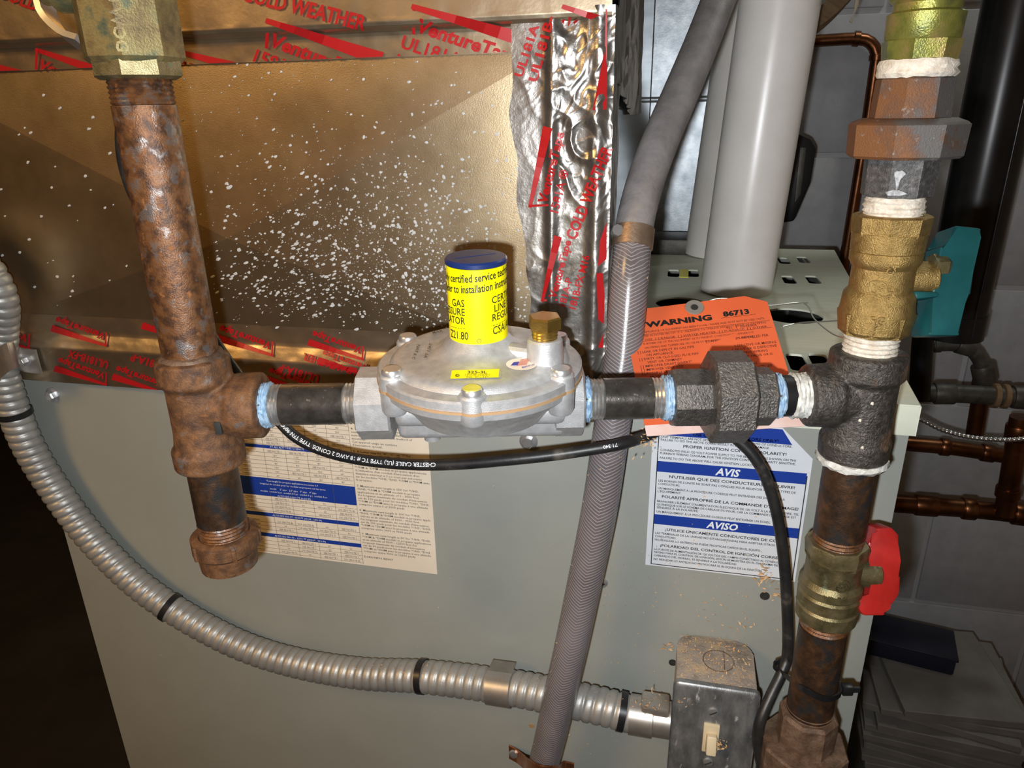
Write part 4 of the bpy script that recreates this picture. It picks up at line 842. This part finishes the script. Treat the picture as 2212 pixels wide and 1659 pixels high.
# copper strap holding the hose low down
sc_ = PY(1170, 1668, -.036)
t = thing('hose_strap', 'bright copper two-hole strap holding the hose at the bottom edge', 'strap', (sc_.x, -.002, sc_.z - .01))
b = nb(); ax_ = (at(L[-1])[1]); pa = PY(1100, 1622, -.002); pb_ = PY(1240, 1662, -.002); pts = [pa, PY(1118, 1632, -.006), PY(1133, 1645, -.022), PY(1140, 1652, -.040), PY(1170, 1668, -.054), PY(1206, 1668, -.042), PY(1214, 1660, -.016), PY(1222, 1658, -.004), pb_]
sp = spline(pts, .002); rows = []
for p in sp: rows.append([b.verts.new(p + V((0, i, j * 1.0))) for i, j in ((0, -.007), (0, .007), (-.0014, .007), (-.0014, -.007))])
for a, c in zip(rows, rows[1:]):
    for i in range(4): b.faces.new((a[i], a[(i + 1) % 4], c[(i + 1) % 4], c[i]))
b.faces.new(rows[0][::-1]); b.faces.new(rows[-1]); part(t, 'band', b, M['copperclip'])
b = nb(); lathe(b, [(0, .004), (.0016, .0034), (.002, .001)], PY(1110, 1628, -.006), V((0, -1, 0)), 16); part(t, 'screw', b, M['bolt'])
# ================================================================== CONDUIT
cpx = [(-120, 500, -.03), (-40, 570, -.03), (0, 645, -.026), (2, 720, -.022), (2, 790, -.020), (24, 870, -.018), (62, 965, -.016), (122, 1062, -.015), (200, 1165, -.015), (298, 1262, -.016), (400, 1332, -.017), (520, 1394, -.018), (640, 1432, -.019), (780, 1455, -.020), (920, 1462, -.021), (1080, 1482, -.023), (1180, 1500, -.026), (1290, 1524, -.029), (1372, 1544, -.029)]
cpts = spline([PY(a, b, y) for a, b, y in cpx], .0009); n_ = len(cpts); pit = .0070
rad = [.0116 + .0016 * min(1, max(0, (p.x + .30) / .22)) for p in cpts]
def ridg(rr, s, a):
    f = (s / pit + a / (2 * math.pi)) % 1.0; return rr - .0017 * (1 - min(1, 1.25 * math.sin(math.pi * f) ** .7))
t = thing('flexible_conduit', 'ribbed grey metal conduit curving across the furnace to the switch box', 'conduit', cpts[n_ // 2])
part(t, 'ribbed_tube', sweep(nb(), cpts, rad, 22, rf=ridg), M['conduit'], sharp=180)
for px, py in ((30, 893), (368, 1310), (913, 1458), (1343, 1538)):
    i = min(range(n_), key=lambda k: (pxof(cpts[k])[0] - px) ** 2 + (pxof(cpts[k])[1] - py) ** 2); part(t, 'black_band', lathe(nb(), [(-.0024, rad[i] - .0006), (-.0024, rad[i] + .0006), (.0024, rad[i] + .0006), (.0024, rad[i] - .0006)], cpts[i], (cpts[min(n_ - 1, i + 4)] - cpts[max(0, i - 4)]).normalized(), 28), M['black'])
e = cpts[-1]; dx = (PY(1445, 1556, -.029) - e).normalized(); LL = (PY(1448, 1556, -.029) - e).length
b = nb(); lathe(b, [(-.004, .0138), (LL * .5, .0138), (LL * .52, .0125), (LL, .0125)], e, dx, 24)
con = part(t, 'connector', b, M['strap'], label='die-cast box connector')
b = nb(); box(b, e + dx * (LL * .55) + UP * .0125, (LL * .8, .016, .008), (dx, V((-dx.y, dx.x, 0)).normalized(), UP), .002); part(t, 'clamp_saddle', b, M['strap'], parent=con)
def cstrap(px, label, w, tab, scr):
    i = min(range(n_), key=lambda k: abs(pxof(cpts[k])[0] - px[0]) + abs(pxof(cpts[k])[1] - px[1])); c = cpts[i]; d = (cpts[i + 6] - cpts[i - 6]).normalized(); t = thing('conduit_strap', label, 'strap', c - UP * .016)
    b = nb(); r = rad[i] + .0004; rows = []
    out = V((0, -1, 0)); out = (out - d * out.dot(d)).normalized(); sd = d.cross(out)
    if sd.z < 0: sd = -sd
    prof = [(sd * r * math.cos(a) + out * r * math.sin(a)) for a in [math.pi * k / 14 for k in range(15)]]
    prof = [sd * r - out * min(.012, -c.y - .002)] + prof + [-sd * r - out * min(.012, -c.y - .002)]
    if tab: prof.append(prof[-1] - sd * .016)
    for q in prof: rows.append([b.verts.new(c + q + d * (w * .5 * i2) + out * j) for i2, j in ((-1, 0), (1, 0), (1, .0014), (-1, .0014))])
    for a, q in zip(rows, rows[1:]):
        for k in range(4): b.faces.new((a[k], a[(k + 1) % 4], q[(k + 1) % 4], q[k]))
    b.faces.new(rows[0][::-1]); b.faces.new(rows[-1]); part(t, 'band', b, M['strap'], sharp=50)
    b = nb(); lathe(b, [(0, .003), (.0014, .0026), (.0018, .001)], c + prof[-1] + out * .0014 + sd * .006, V((0, -1, 0)), 14); part(t, 'screw', b, M['bolt'])
    return t
cstrap((1082, 1482), 'square zinc strap clipping the conduit near the braided hose', .0185, True, True)
# strap at the furnace corner
c = PY(30, 785, -.020); t = thing('conduit_strap', 'shiny bent strap holding the conduit at the furnace corner', 'strap', c - UP * .02)
b = nb(); pts = [PY(-25, 800, -.016), PY(-10, 770, -.030), PY(10, 750, -.034), PY(28, 745, -.030), PY(36, 752, -.016), PY(48, 756, -.009), PY(80, 760, -.008)]
rows = []
for p in spline(pts, .003): rows.append([b.verts.new(p + V((0, i, j))) for i, j in ((0, .002), (-.0014, .002), (-.0014, -.0175), (0, -.0175))])
for a, q in zip(rows, rows[1:]):
    for k in range(4): b.faces.new((a[k], a[(k + 1) % 4], q[(k + 1) % 4], q[k]))
b.faces.new(rows[0][::-1]); b.faces.new(rows[-1]); part(t, 'band', b, M['strap'], sharp=50)
part(t, 'screw', hexscrew(55, 778, .0034, y=-.0095), M['bolt'])
# ================================================================== SWITCH BOX
BY = -.047
tl_, tr_ = PY(1456, 1462, BY), PY(1644, 1484, BY); zt_ = tl_.z; xa, xb = tl_.x, tr_.x; xm = (xa + xb) / 2; zbm = zt_ - .106
t = thing('switch_box', 'dusty steel switch box with an ivory toggle on the furnace side', 'switch', (xm, -.02, zbm))
b = nb(); hw = (xb - xa) / 2 - .0015; pr_ = []
ztop = zt_ - .002
for cxk, cyk, a0 in ((xm + hw - .012, -.0132, 0), (xm - hw + .012, -.0132, 90)):
    for k in range(6): a = math.radians(a0 + 18 * k); pr_.append((cxk + .012 * math.cos(a), cyk + .012 * math.sin(a)))
poly = [(x, y, zbm + .002) for x, y in pr_] + [(xm - hw, BY + .002, zbm + .002), (xm + hw, BY + .002, zbm + .002)]
prism(b, poly, (0, 0, ztop - zbm - .002), .001); bxo = part(t, 'box', b, M['boxback'], label='sawdust-coated box body')
b = nb(); mpk = lambda u, v: V((u, v, ztop + .0003)); ringm(b, mpk, xm + .002, -.024, .0098, .0104, 28); rectm(b, mpk, xm + .0055, -.032, xm + .006, -.014); part(t, 'knockout', b, M['rustbrown'], parent=bxo, recalc=False)
b = nb(); box(b, (xm, BY - .002, (zt_ + zbm) / 2), (xb - xa, .004, zt_ - zbm), bev=.0035, seg=3); cov = part(t, 'cover_plate', b, M['boxsteel'], label='dull steel cover plate')
tc_ = PY(1535, 1592, BY - .004)
b = nb(); box(b, (tc_.x, BY - .0045, tc_.z), (.0102, .003, .0235), bev=.0006); part(t, 'toggle_collar', b, M['ivory'], parent=cov)
b = nb(); box(b, (tc_.x + .0003, BY - .008, tc_.z - .001), (.0066, .010, .013), (V((1, 0, 0)), V((0, .94, -.34)), V((0, .34, .94))), .0012); part(t, 'toggle', b, M['ivory'], label='ivory switch toggle')
for dz in (.0302, -.0302):
    sc2 = V((tc_.x, BY - .004, tc_.z + dz * .72)); b = nb(); lathe(b, [(0, .0033), (.0012, .0030), (.0016, .001)], sc2, V((0, -1, 0)), 18); s_ = part(t, 'cover_screw', b, M['bolt']); b = nb(); box(b, sc2 + V((0, -.0015, 0)), (.005, .0006, .0008), (V((.8, 0, .6)), V((0, 1, 0)), V((-.6, 0, .8)))); part(t, 'screw_slot', b, M['dark'], parent=s_)
# ================================================================== CABLE AND TIE
kp = [(330, 120, -.095), (280, 200, -.09), (264, 290, -.09), (276, 380, -.088), (320, 480, -.085), (400, 620, -.08), (462, 735, -.076), (505, 798, -.072), (545, 850, -.070), (600, 907, -.068), (640, 945, -.068), (700, 974, -.068), (780, 993, -.068), (880, 1003, -.067), (980, 1003, -.066), (1100, 993, -.064), (1200, 982, -.060), (1300, 967, -.055), (1350, 957, -.050), (1400, 940, -.036), (1470, 910, -.026), (1540, 915, -.026), (1600, 956, -.028), (1638, 1000, -.030), (1665, 1060, -.030), (1684, 1140, -.030), (1697, 1250, -.030), (1702, 1400, -.034), (1690, 1450, -.040), (1664, 1505, -.050), (1641, 1562, -.0585), (1638, 1610, -.0585), (1650, 1680, -.0585), (1660, 1740, -.05)]
kpts = spline([PY(*q) for q in kp], .003); KR = .0035
t = thing('control_cable', 'dusty black printed cable drooping under the regulator and down the right side', 'cable', kpts[-1])
part(t, 'jacket', sweep(nb(), kpts, KR, 16), M['cable'])
KL = [0]
for a, c in zip(kpts, kpts[1:]): KL.append(KL[-1] + (c - a).length)
def kat(s):
    i = next((k for k in range(len(KL)) if KL[k] > s), len(KL) - 1) - 1; u = (s - KL[i]) / (KL[i + 1] - KL[i]); return kpts[i].lerp(kpts[i + 1], u), (kpts[i + 1] - kpts[i]).normalized()
def kofx(px): return KL[min((i for i in range(len(kpts)) if 500 < pxof(kpts[i])[0] and i < len(kpts) * .6), key=lambda i: abs(pxof(kpts[i])[0] - px))]
s0 = kofx(950)
def km(u, v):
    p, tg = kat(s0 - u); f = CAM - p; f = (f - tg * f.dot(tg)).normalized(); sd = tg.cross(f); a = v / KR
    return p + (f * math.cos(a) + sd * math.sin(a)) * (KR + .00012)
k = nb(); p, tg = kat(s0); f = CAM - p; sd = tg.cross(f)
sg = -1 if sd.z > 0 else 1                        # the print is upside down in the view
kmm = lambda u, v: km(u, v * sg)
pr(k, 'CHESTER CABLE (UL) TYPE TC # 18 AWG 2 CONDS. TYPE TFN 90°C', kmm, 0, -.0012, .0034, s0 - kofx(612), .012)
s0b = kofx(1310); 
k2 = nb(); s_keep = s0; s0 = s0b; pr(k2, '71 340', kmm, -.004, -.0010, .0028, None, .01)
part(t, 'printed_text', k, M['whiteink'], recalc=False); part(t, 'printed_text', k2, M['whiteink'], recalc=False); s0 = s_keep
zt2 = rz(1462); c = RP + UP * zt2
t = thing('cable_tie', 'black cable tie binding the cable to the lower right pipe', 'tie', c - UP * .004)
ca_ = PY(1690, 1450, -.040); b = nb(); pts = []
for k in range(25):
    a = math.radians(-120 + 300 * k / 24 - 30); d = -HD * math.sin(a) + HN * math.cos(a) * 1.0
rr = R34 + .001
lc = ca_.copy(); loop = [c + HD * rr * 1.02 + UP * -.006, c + (HD * .8 + HN * .6) * rr + UP * -.005, c + HN * rr * 1.02 - UP * .002, c + (HN * .75 - HD * .7) * (rr + .001) + UP * .002, lc + HN * .0048 - HD * .001 + UP * .002, lc - HD * .0052 + UP * .0035, lc - HN * .0046 - HD * .001 + UP * .003, c - HN * rr * 1.05, c + (HD * .8 - HN * .6) * rr - UP * .004, c + HD * rr * 1.02 + UP * -.006]
rows = []
for p in spline(loop, .002): 
    o_ = (p - c); o_.z = 0; o_.normalize(); rows.append([b.verts.new(p + o_ * i + UP * j) for i, j in ((0, -.0019), (.0011, -.0019), (.0011, .0019), (0, .0019))])
for a, q in zip(rows, rows[1:]):
    for k in range(4): b.faces.new((a[k], a[(k + 1) % 4], q[(k + 1) % 4], q[k]))
part(t, 'strap', b, M['black'], sharp=40)
b = nb(); box(b, c + HD * (rr + .004) + HN * .004 - UP * .006, (.0065, .005, .0065), (HD, HN, UP), .0008); box(b, c + HD * (rr + .0085) + HN * .005 - UP * .0055, (.005, .0014, .0036), (HD, HN, UP)); part(t, 'head', b, M['black'])
# ================================================================== WARNING TAG
db = .392; B0 = P(1397, 942, db); B1 = P(1738, 920, db * .985); dt_ = .445; T0 = P(1344, 673, dt_); T1 = P(1652, 634, dt_ * .99)
def tg_(u, v): return B0 * (1 - u) * (1 - v) + B1 * u * (1 - v) + T1 * u * v + T0 * (1 - u) * v
nrm = ((B1 - B0).cross(T0 - B0)).normalized()
if nrm.dot(CAM - B0) < 0: nrm = -nrm
def tmap(o): return lambda u, v: tg_(u, v) + nrm * o
t = thing('warning_tag', 'bright orange warning tag wired up behind the union', 'tag', (B0 + B1) / 2)
o_ = tmap(0.0); H_ = (T0 - B0).length; W_ = (B1 - B0).length
poly = [o_(0, .075), o_(1, .075), o_(1, .93), o_(.86, 1.0), o_(.14, 1.0), o_(0, .93)]
b = nb(); prism(b, poly, -nrm * .0004); card = part(t, 'card', b, M['orange'], sharp=20)
b = nb(); prism(b, [o_(0, 0), o_(1, 0), o_(1, .075), o_(0, .075)], -nrm * .0004); part(t, 'stub_strip', b, M['pink'], label='pale torn lower strip')
k = nb(); tm = tmap(.0002)
def tp(s, u, v, h, w=None, bold=.01, shear=0, ang=0):   # h in card heights, w in card widths
    vs, fs, x0, x1 = glyphs(s, bold, 1 if h < .03 else 2); 
    if w is None: w = (x1 - x0) * h * H_ / W_ * .95
    sx = w / max(1e-6, x1 - x0); q = [k.verts.new(tm(u + (x - x0) * sx + shear * y * h * .4 - ang * y * h, v + y * h + ang * (x - x0) * sx)) for x, y in vs]
    for f in fs:
        try: k.faces.new([q[i] for i in f])
        except ValueError: pass
def rule(u0, u1, v, th=.0022): rectm(k, tm, u0, v, u1, v + th)
tp('WARNING', .14, .835, .062, .46, .05); tp('86713', .68, .85, .055, .18, .05); rule(.66, .90, .838)
for i, s in enumerate(('THIS GAS APPLIANCE OR EQUIPMENT HAS BEEN FOUND UNSAFE AND MUST NOT BE USED UNTIL', 'CORRECTED AS NOTED BELOW. IT IS UNLAWFUL TO OPERATE WITHOUT REPAIR OF GAS PIPING', 'SHUT OFF  [ ] RANGE  [ ] WATER HEATER  [ ] FURNACE  [ ] OTHER', 'FURTHER USE OF THIS EQUIPMENT IN ITS PRESENT CONDITION IS DANGEROUS', 'GAS PIPING AND THEREFORE, ITS USE MUST BE DISCONTINUED UNTIL REPAIRED')): tp(s, .03 if i < 3 else .10, .79 - i * .033, .022, .92 if i < 3 else .75, .0)
rule(.02, .98, .775); rule(.02, .98, .72); tp('No. 1  Installed', .68, .745, .028, .2, .0, .2)
left = ['[ ] LEAK OR DEFECT IN GAS PIPE', '     ON APPLIANCE', '[ ] DIRTY OR CLOGGED FLUE PIPE', '     VENT OR CHIMNEY', '[ ] IMPROPER DRAFT DIVERTER', '[ ] IMPROPER VENT SIZE', '[ ] POSSIBLE LEAKAGE OF FLUE', '     PRODUCTS IN WARM AIR', '     CIRCULATION', '[ ] NON-APPROVED APPLIANCE']
rgt = ['[ ] APPLIANCE NOT INSTALLED PER', '     CODE', '[ ] CONTROLS DEFECTIVE OR MISSING', '[ ] NO SAFETY PILOT OR IS DEFECTIVE', '[ ] DEFECTIVE ELECTRIC WIRING', '[ ] NO GAS SHUT-OFF VALVE OR IS', '     DEFECTIVE', '[ ] IMPROPER GAS PIPING', '[ ] COMBUSTION PRODUCTS AT', '     DRAFT DIVERTER', '[ ] OTHER CONDITION WHICH IS', '     HAZARDOUS']
for i, s in enumerate(left): tp(s.strip() if s[0] != ' ' else s.strip(), .05 if s[0] == '[' else .10, .625 - i * .029, .026, None, .004)
for i, s in enumerate(rgt): tp(s.strip(), .52 if s[0] == '[' else .57, .655 - i * .029, .026, None, .004)
tp('REMARKS', .05, .285, .03, .13, .02); tp('28% LEL in furnace  vent limiter', .22, .29, .048, .68, .0, .4, .01); rule(.2, .97, .283); tp('17% LEL Thermocouple maxitrol', .1, .235, .046, .72, .0, .4, .02); rule(.05, .97, .228)
tp('NAME', .05, .19, .028, .09, .02); tp('PHONE #', .62, .19, .028, .13, .0); rule(.15, .6, .188); rule(.76, .97, .188); tp('ADDRESS  270 E', .05, .15, .03, .3, .0, .2); tp('APT. #', .66, .15, .028, .1, .0); rule(.2, .62, .148); rule(.78, .97, .148)
tp('NOT RESPONSIBLE FOR ANY ADVERSE', .2, .115, .026, .75, .02); tp('CONDITION NOT LISTED', .3, .088, .026, .45, .02)
part(t, 'printed_text', k, M['ink'], parent=card, recalc=False)
b = nb(); gcn = tg_(.5, .955) + nrm * .0003; lathe(b, [(0, .0058), (.0005, .0055), (.0005, .0026), (-.0002, .0024)], gcn, nrm, 24); gr = part(t, 'grommet', b, M['board'], label='grey paper grommet')
b = nb(); lathe(b, [(0, .0022), (.0006, .002)], gcn, nrm, 14); part(t, 'grommet_hole', b, M['dark'], parent=gr)
b = nb()
for pts in ([gcn, P(1560, 645, .45), P(1655, 660, .46), P(1735, 655, .47), P(1760, 690, .44), P(1800, 722, .40), P(1830, 730, .385)], [P(1690, 706, .47), P(1730, 697, .47), P(1790, 694, .43), P(1840, 690, .40)], [P(1655, 657, .46), P(1700, 657, .47), P(1745, 654, .47)]): sweep(b, spline(pts, .004), .00045, 6)
part(t, 'tie_wire', b, M['wire'], label='thin twisted steel wire')
# ================================================================== BACKGROUND RIGHT
KY = .809
def cpipe(name, label, pts, r, m, collars=(), cm_='copper', cat='pipe', group=None, step=.01):
    q = [PY(a, b, y) for a, b, y in pts]; sp = spline(q, step); t = thing(name, label, cat, min(sp, key=lambda p: p.z), group)
    part(t, 'pipe', sweep(nb(), sp, r, 18), M[m])
    for px, py, ln, k in collars:
        i = min(range(1, len(sp) - 1), key=lambda j: (pxof(sp[j])[0] - px) ** 2 + (pxof(sp[j])[1] - py) ** 2); d = (sp[i + 1] - sp[i - 1]).normalized(); part(t, 'collar', lathe(nb(), [(-ln, r * k * .96), (-ln * .9, r * k), (ln * .9, r * k), (ln, r * k * .96)], sp[i], d, 20), M[('oldwood' if k > 1.3 else 'iron') if cm_ == 'oldwood' else cm_])
    return t
cpipe('copper_pipe', 'thin dark copper pipe turning down the block wall behind the white vents', [(1690, 92, KY), (1770, 88, KY), (1850, 84, KY), (1880, 92, KY), (1893, 115, KY), (1890, 150, KY), (1868, 300, KY), (1845, 440, KY), (1820, 590, KY), (1800, 720, KY)], .0085, 'copper', [(1858, 84, .004, 1.25), (1891, 132, .004, 1.25)])
zb1_ = PY(2130, 780, .50)
t = thing('stove_pipe', 'wide black flue pipe standing at the right edge of the picture', 'pipe', (PY(2140, 300, .50).x, .50, .93))
bx_ = PY(2140, 300, .50).x
part(t, 'pipe', lathe(nb(), [(.93, .034), (1.9, .034)], V((bx_, .50, 0)), UP, 40), M['blackenamel'])
part(t, 'pipe_seam', lathe(nb(), [(.93, .0022), (1.9, .0022)], V((bx_ + .012, .50 - .0325, 0)), UP, 10), M['blackenamel'])
part(t, 'lower_collar', lathe(nb(), [(.925, .0355), (.955, .0355)], V((bx_, .50, 0)), UP, 40), M['blackenamel'])
cpipe('iron_pipe', 'slim black iron pipe hanging behind the teal handle', [(2012, 560, .48), (1995, 720, .48), (1985, 860, .48)], .012, 'blackenamel')
t = cpipe('iron_pipe', 'old grey iron elbow and stub below the black flue pipe', [(2000, 746, .56), (2070, 745, .56), (2095, 752, .56), (2120, 785, .56), (2128, 830, .56)], .0085, 'iron', [(2080, 746, .010, 1.5), (2124, 800, .012, 1.6), (2016, 745, .004, 1.15)], 'iron')
cpipe('copper_pipe', 'short upright copper stub under the old iron elbow', [(2128, 800, .58), (2105, 940, .58)], .011, 'copper', [(2122, 830, .006, 1.2)])
cpipe('iron_pipe', 'level grey iron pipe with tan rings crossing the lower right background', [(1960, 850, .54), (2060, 850, .54), (2170, 856, .54), (2260, 862, .54)], .0120, 'iron', [(2030, 850, .012, 1.2), (2148, 855, .003, 1.32), (2172, 857, .003, 1.32), (2210, 859, .016, 1.25)], 'oldwood')
cpipe('copper_pipe', 'dark copper pipe running level below the armoured cable', [(1950, 958, .60), (2060, 968, .60), (2190, 988, .60)], .0105, 'copper', [(2035, 965, .006, 1.2), (2140, 980, .008, 1.2)])
cpipe('copper_pipe', 'thick upright copper pipe with soldered collars at the right edge', [(2205, 900, .54), (2188, 1000, .54), (2170, 1110, .54)], .0125, 'copper', [(2200, 930, .010, 1.2), (2178, 1062, .007, 1.2)])
cpipe('copper_pipe', 'lowest level copper pipe with swollen joints beyond the furnace corner', [(1900, 1085, .55), (2000, 1092, .55), (2130, 1102, .55), (2260, 1118, .55)], .0130, 'copper', [(1990, 1091, .014, 1.15), (2100, 1099, .008, 1.2), (2200, 1110, .010, 1.2)])
ac = spline([PY(*q) for q in ((1975, 900, .50), (1998, 910, .50), (2040, 930, .50), (2100, 945, .50), (2175, 950, .50), (2230, 945, .50))], .0009)
single('armoured_cable', sweep(nb(), ac, .0034, 12, rf=lambda rr, s, a: rr * (.72 + .28 * abs(math.sin(math.pi * s / .0052)))), M['strand'], 'shiny beaded armoured cable looping behind the furnace corner', 'cable', sharp=180)
b = nb(); prism(b, [PY(x, y, .60) for x, y in ((1725, 288), (1752, 300), (1764, 322), (1752, 395), (1716, 478), (1690, 482), (1700, 300))], (0, .219, 0), .003); 
t = thing('plastic_bracket', 'black angular plastic bracket peeking out behind the white vent pipe', 'bracket', PY(1720, 480, .60)); part(t, 'body', b, M['black'])
b = nb(); prism(b, [PY(x, y, .597) for x, y in ((1728, 318), (1742, 320), (1730, 420), (1716, 440))], (0, .004, 0), .001); part(t, 'ridge', b, M['iron'])
q = spline([PY(1850, -40, .45), PY(1800, 15, .42), PY(1762, 48, .40), PY(1700, 90, .38)], .01); single('wood_strip', sweep(nb(), q, .011, 4), M['oldwood'], 'old brown wooden strip slanting past the top of the vent pipe', 'strip', sharp=30)
q = spline([PY(1852, -8, .40), PY(1850, 10, .40), PY(1845, 28, .40), PY(1838, 48, .40)], .002); single('dust_strand', sweep(nb(), q, [.0012 + .0008 * math.sin(i * .7) for i in range(len(q))], 6), M['fluff'], 'dangling tan dust strand near the top of the block wall', 'dust')
# boards stacked on the floor
T_ = [PZ(1880, 1440, .36), PZ(2058, 1385, .36), PZ(2168, 1500, .36), PZ(1935, 1520, .36)]
cx_, cy_ = .46, .44
tc0 = PZ(2030, 1448, .38); sx_, sy_ = .20, .19
rnd = random.Random(5); names = ['topmost thin white board, lying askew on the stack', 'second board down in the floor stack', 'third board down in the floor stack', 'fourth board down in the floor stack', 'fifth board down in the floor stack', 'sixth board down in the floor stack', 'seventh board down in the floor stack', 'eighth board down in the floor stack', 'ninth board down in the floor stack', 'tenth board down in the floor stack', 'eleventh board down in the floor stack', 'lowest thick board carrying the whole floor stack']
z = .38
for i, nm in enumerate(names):
    h = .012 if i < 11 else z; a = rnd.uniform(-.10, .10) + (.16 if i == 0 else 0) - .12; b = nb(); A0 = V((math.cos(a), math.sin(a), 0)); A1 = V((-A0.y, A0.x, 0))
    ox, oy = rnd.uniform(-.008, .008), rnd.uniform(-.008, .008); z0 = z - h; w2 = sx_ * (.82 if i == 0 else 1)
    box(b, (tc0.x + ox, tc0.y + oy, z0 + h / 2), (w2, sy_, h - .0005), (A0, A1, UP), .0012, 1); z = z0
    single('floor_board', b, M['board'], nm, 'board', 'boards stacked on the floor')
p = PZ(1975, 1382, .425); b = nb(); A0 = V((.97, -.2, 0)).normalized(); A1 = V((-A0.y, A0.x, 0)); box(b, (p.x, p.y + .03, .394), (.13, .07, .028), (A0, A1, UP), .004)
t = thing('plastic_case', 'dark navy plastic case resting on the stacked boards', 'case', (p.x, p.y + .03, .38)); part(t, 'body', b, M['navy']); b = nb(); box(b, (p.x, p.y + .03, .4095), (.134, .074, .004), (A0, A1, UP), .0015); part(t, 'case_lid', b, M['navy'])
# ================================================================== SAWDUST
b = nb(); rnd = random.Random(21)
def shard(c, s, nrm_=V((0, -1, 0))):
    u = V((rnd.gauss(0, 1), rnd.gauss(0, .4), rnd.gauss(0, 1))).normalized(); v = u.cross(nrm_); v = v.normalized() if v.length > .1 else V((0, 0, 1)); h = nrm_ * (s * rnd.uniform(.1, .5))
    p = [c - u * s + h * .2, c + v * s * .3 + h, c + u * s + h * .3, c - v * s * .35 + h * .1]; q = [b.verts.new(x) for x in p]; b.faces.new((q[0], q[1], q[2])); b.faces.new((q[0], q[2], q[3])); b.faces.new((q[0], q[3], q[1])); b.faces.new((q[1], q[3], q[2]))
for i in range(520): shard(V((rnd.uniform(xa + .004, xb - .004), rnd.uniform(BY, -.003), ztop + .0004)), rnd.uniform(.0003, .0014), V((0, 0, 1)))
for i in range(420): 
    px, py = rnd.uniform(1300, 1720), rnd.gauss(1300, 130)
    if 960 < py < 1640: shard(PY(px, py, -.0006), .0003 + .0008 * rnd.random() ** 2)
for i in range(120): shard(PY(rnd.uniform(300, 1300), rnd.uniform(1000, 1640), -.0004), .0003 + .0004 * rnd.random() ** 2)
for cx2, cy2, sd2, n2, s2, y2 in ((1652, 1245, 9, 40, .0022, -.003), (1680, 1285, 8, 14, .0018, -.002), (1445, 1395, 8, 18, .0016, -.002), (1395, 955, 14, 45, .0014, -.045), (1555, 1605, 6, 40, .0014, BY - .010), (1405, 1515, 14, 40, .0014, -.045), (1480, 1515, 14, 10, .0012, BY - .0045), (1300, 1600, 40, 30, .0010, -.001), (1560, 1350, 30, 30, .0014, -.001), (1605, 1355, 12, 10, .0016, -.001)):
    for i in range(n2): shard(PY(rnd.gauss(cx2, sd2), rnd.gauss(cy2, sd2), y2), s2 * rnd.uniform(.4, 1.2))
for i in range(160): 
    i2 = rnd.randrange(icl, len(hpts) - 4); p = hpts[i2]; f = (CAM - p).normalized(); sd = f.cross(UP).normalized(); a = rnd.uniform(-1.2, 1.2); shard(p + (f * math.cos(a) + sd * math.sin(a)) * (HR + .0003), rnd.uniform(.0003, .0009), f)
for i in range(120): i2 = rnd.randrange(int(n_ * .7), n_ - 2); a = rnd.uniform(-.7, .7); shard(cpts[i2] + (UP * math.cos(a) - V((0, 1, 0)) * math.sin(abs(a))) * (rad[i2] + .0002), rnd.uniform(.0004, .0012), UP)
single('wood_shavings', b, M['shaving'], 'tan wood shavings and sawdust scattered over the switch box and furnace side', 'sawdust', kind='stuff', sharp=20)
bpy.context.view_layer.update()
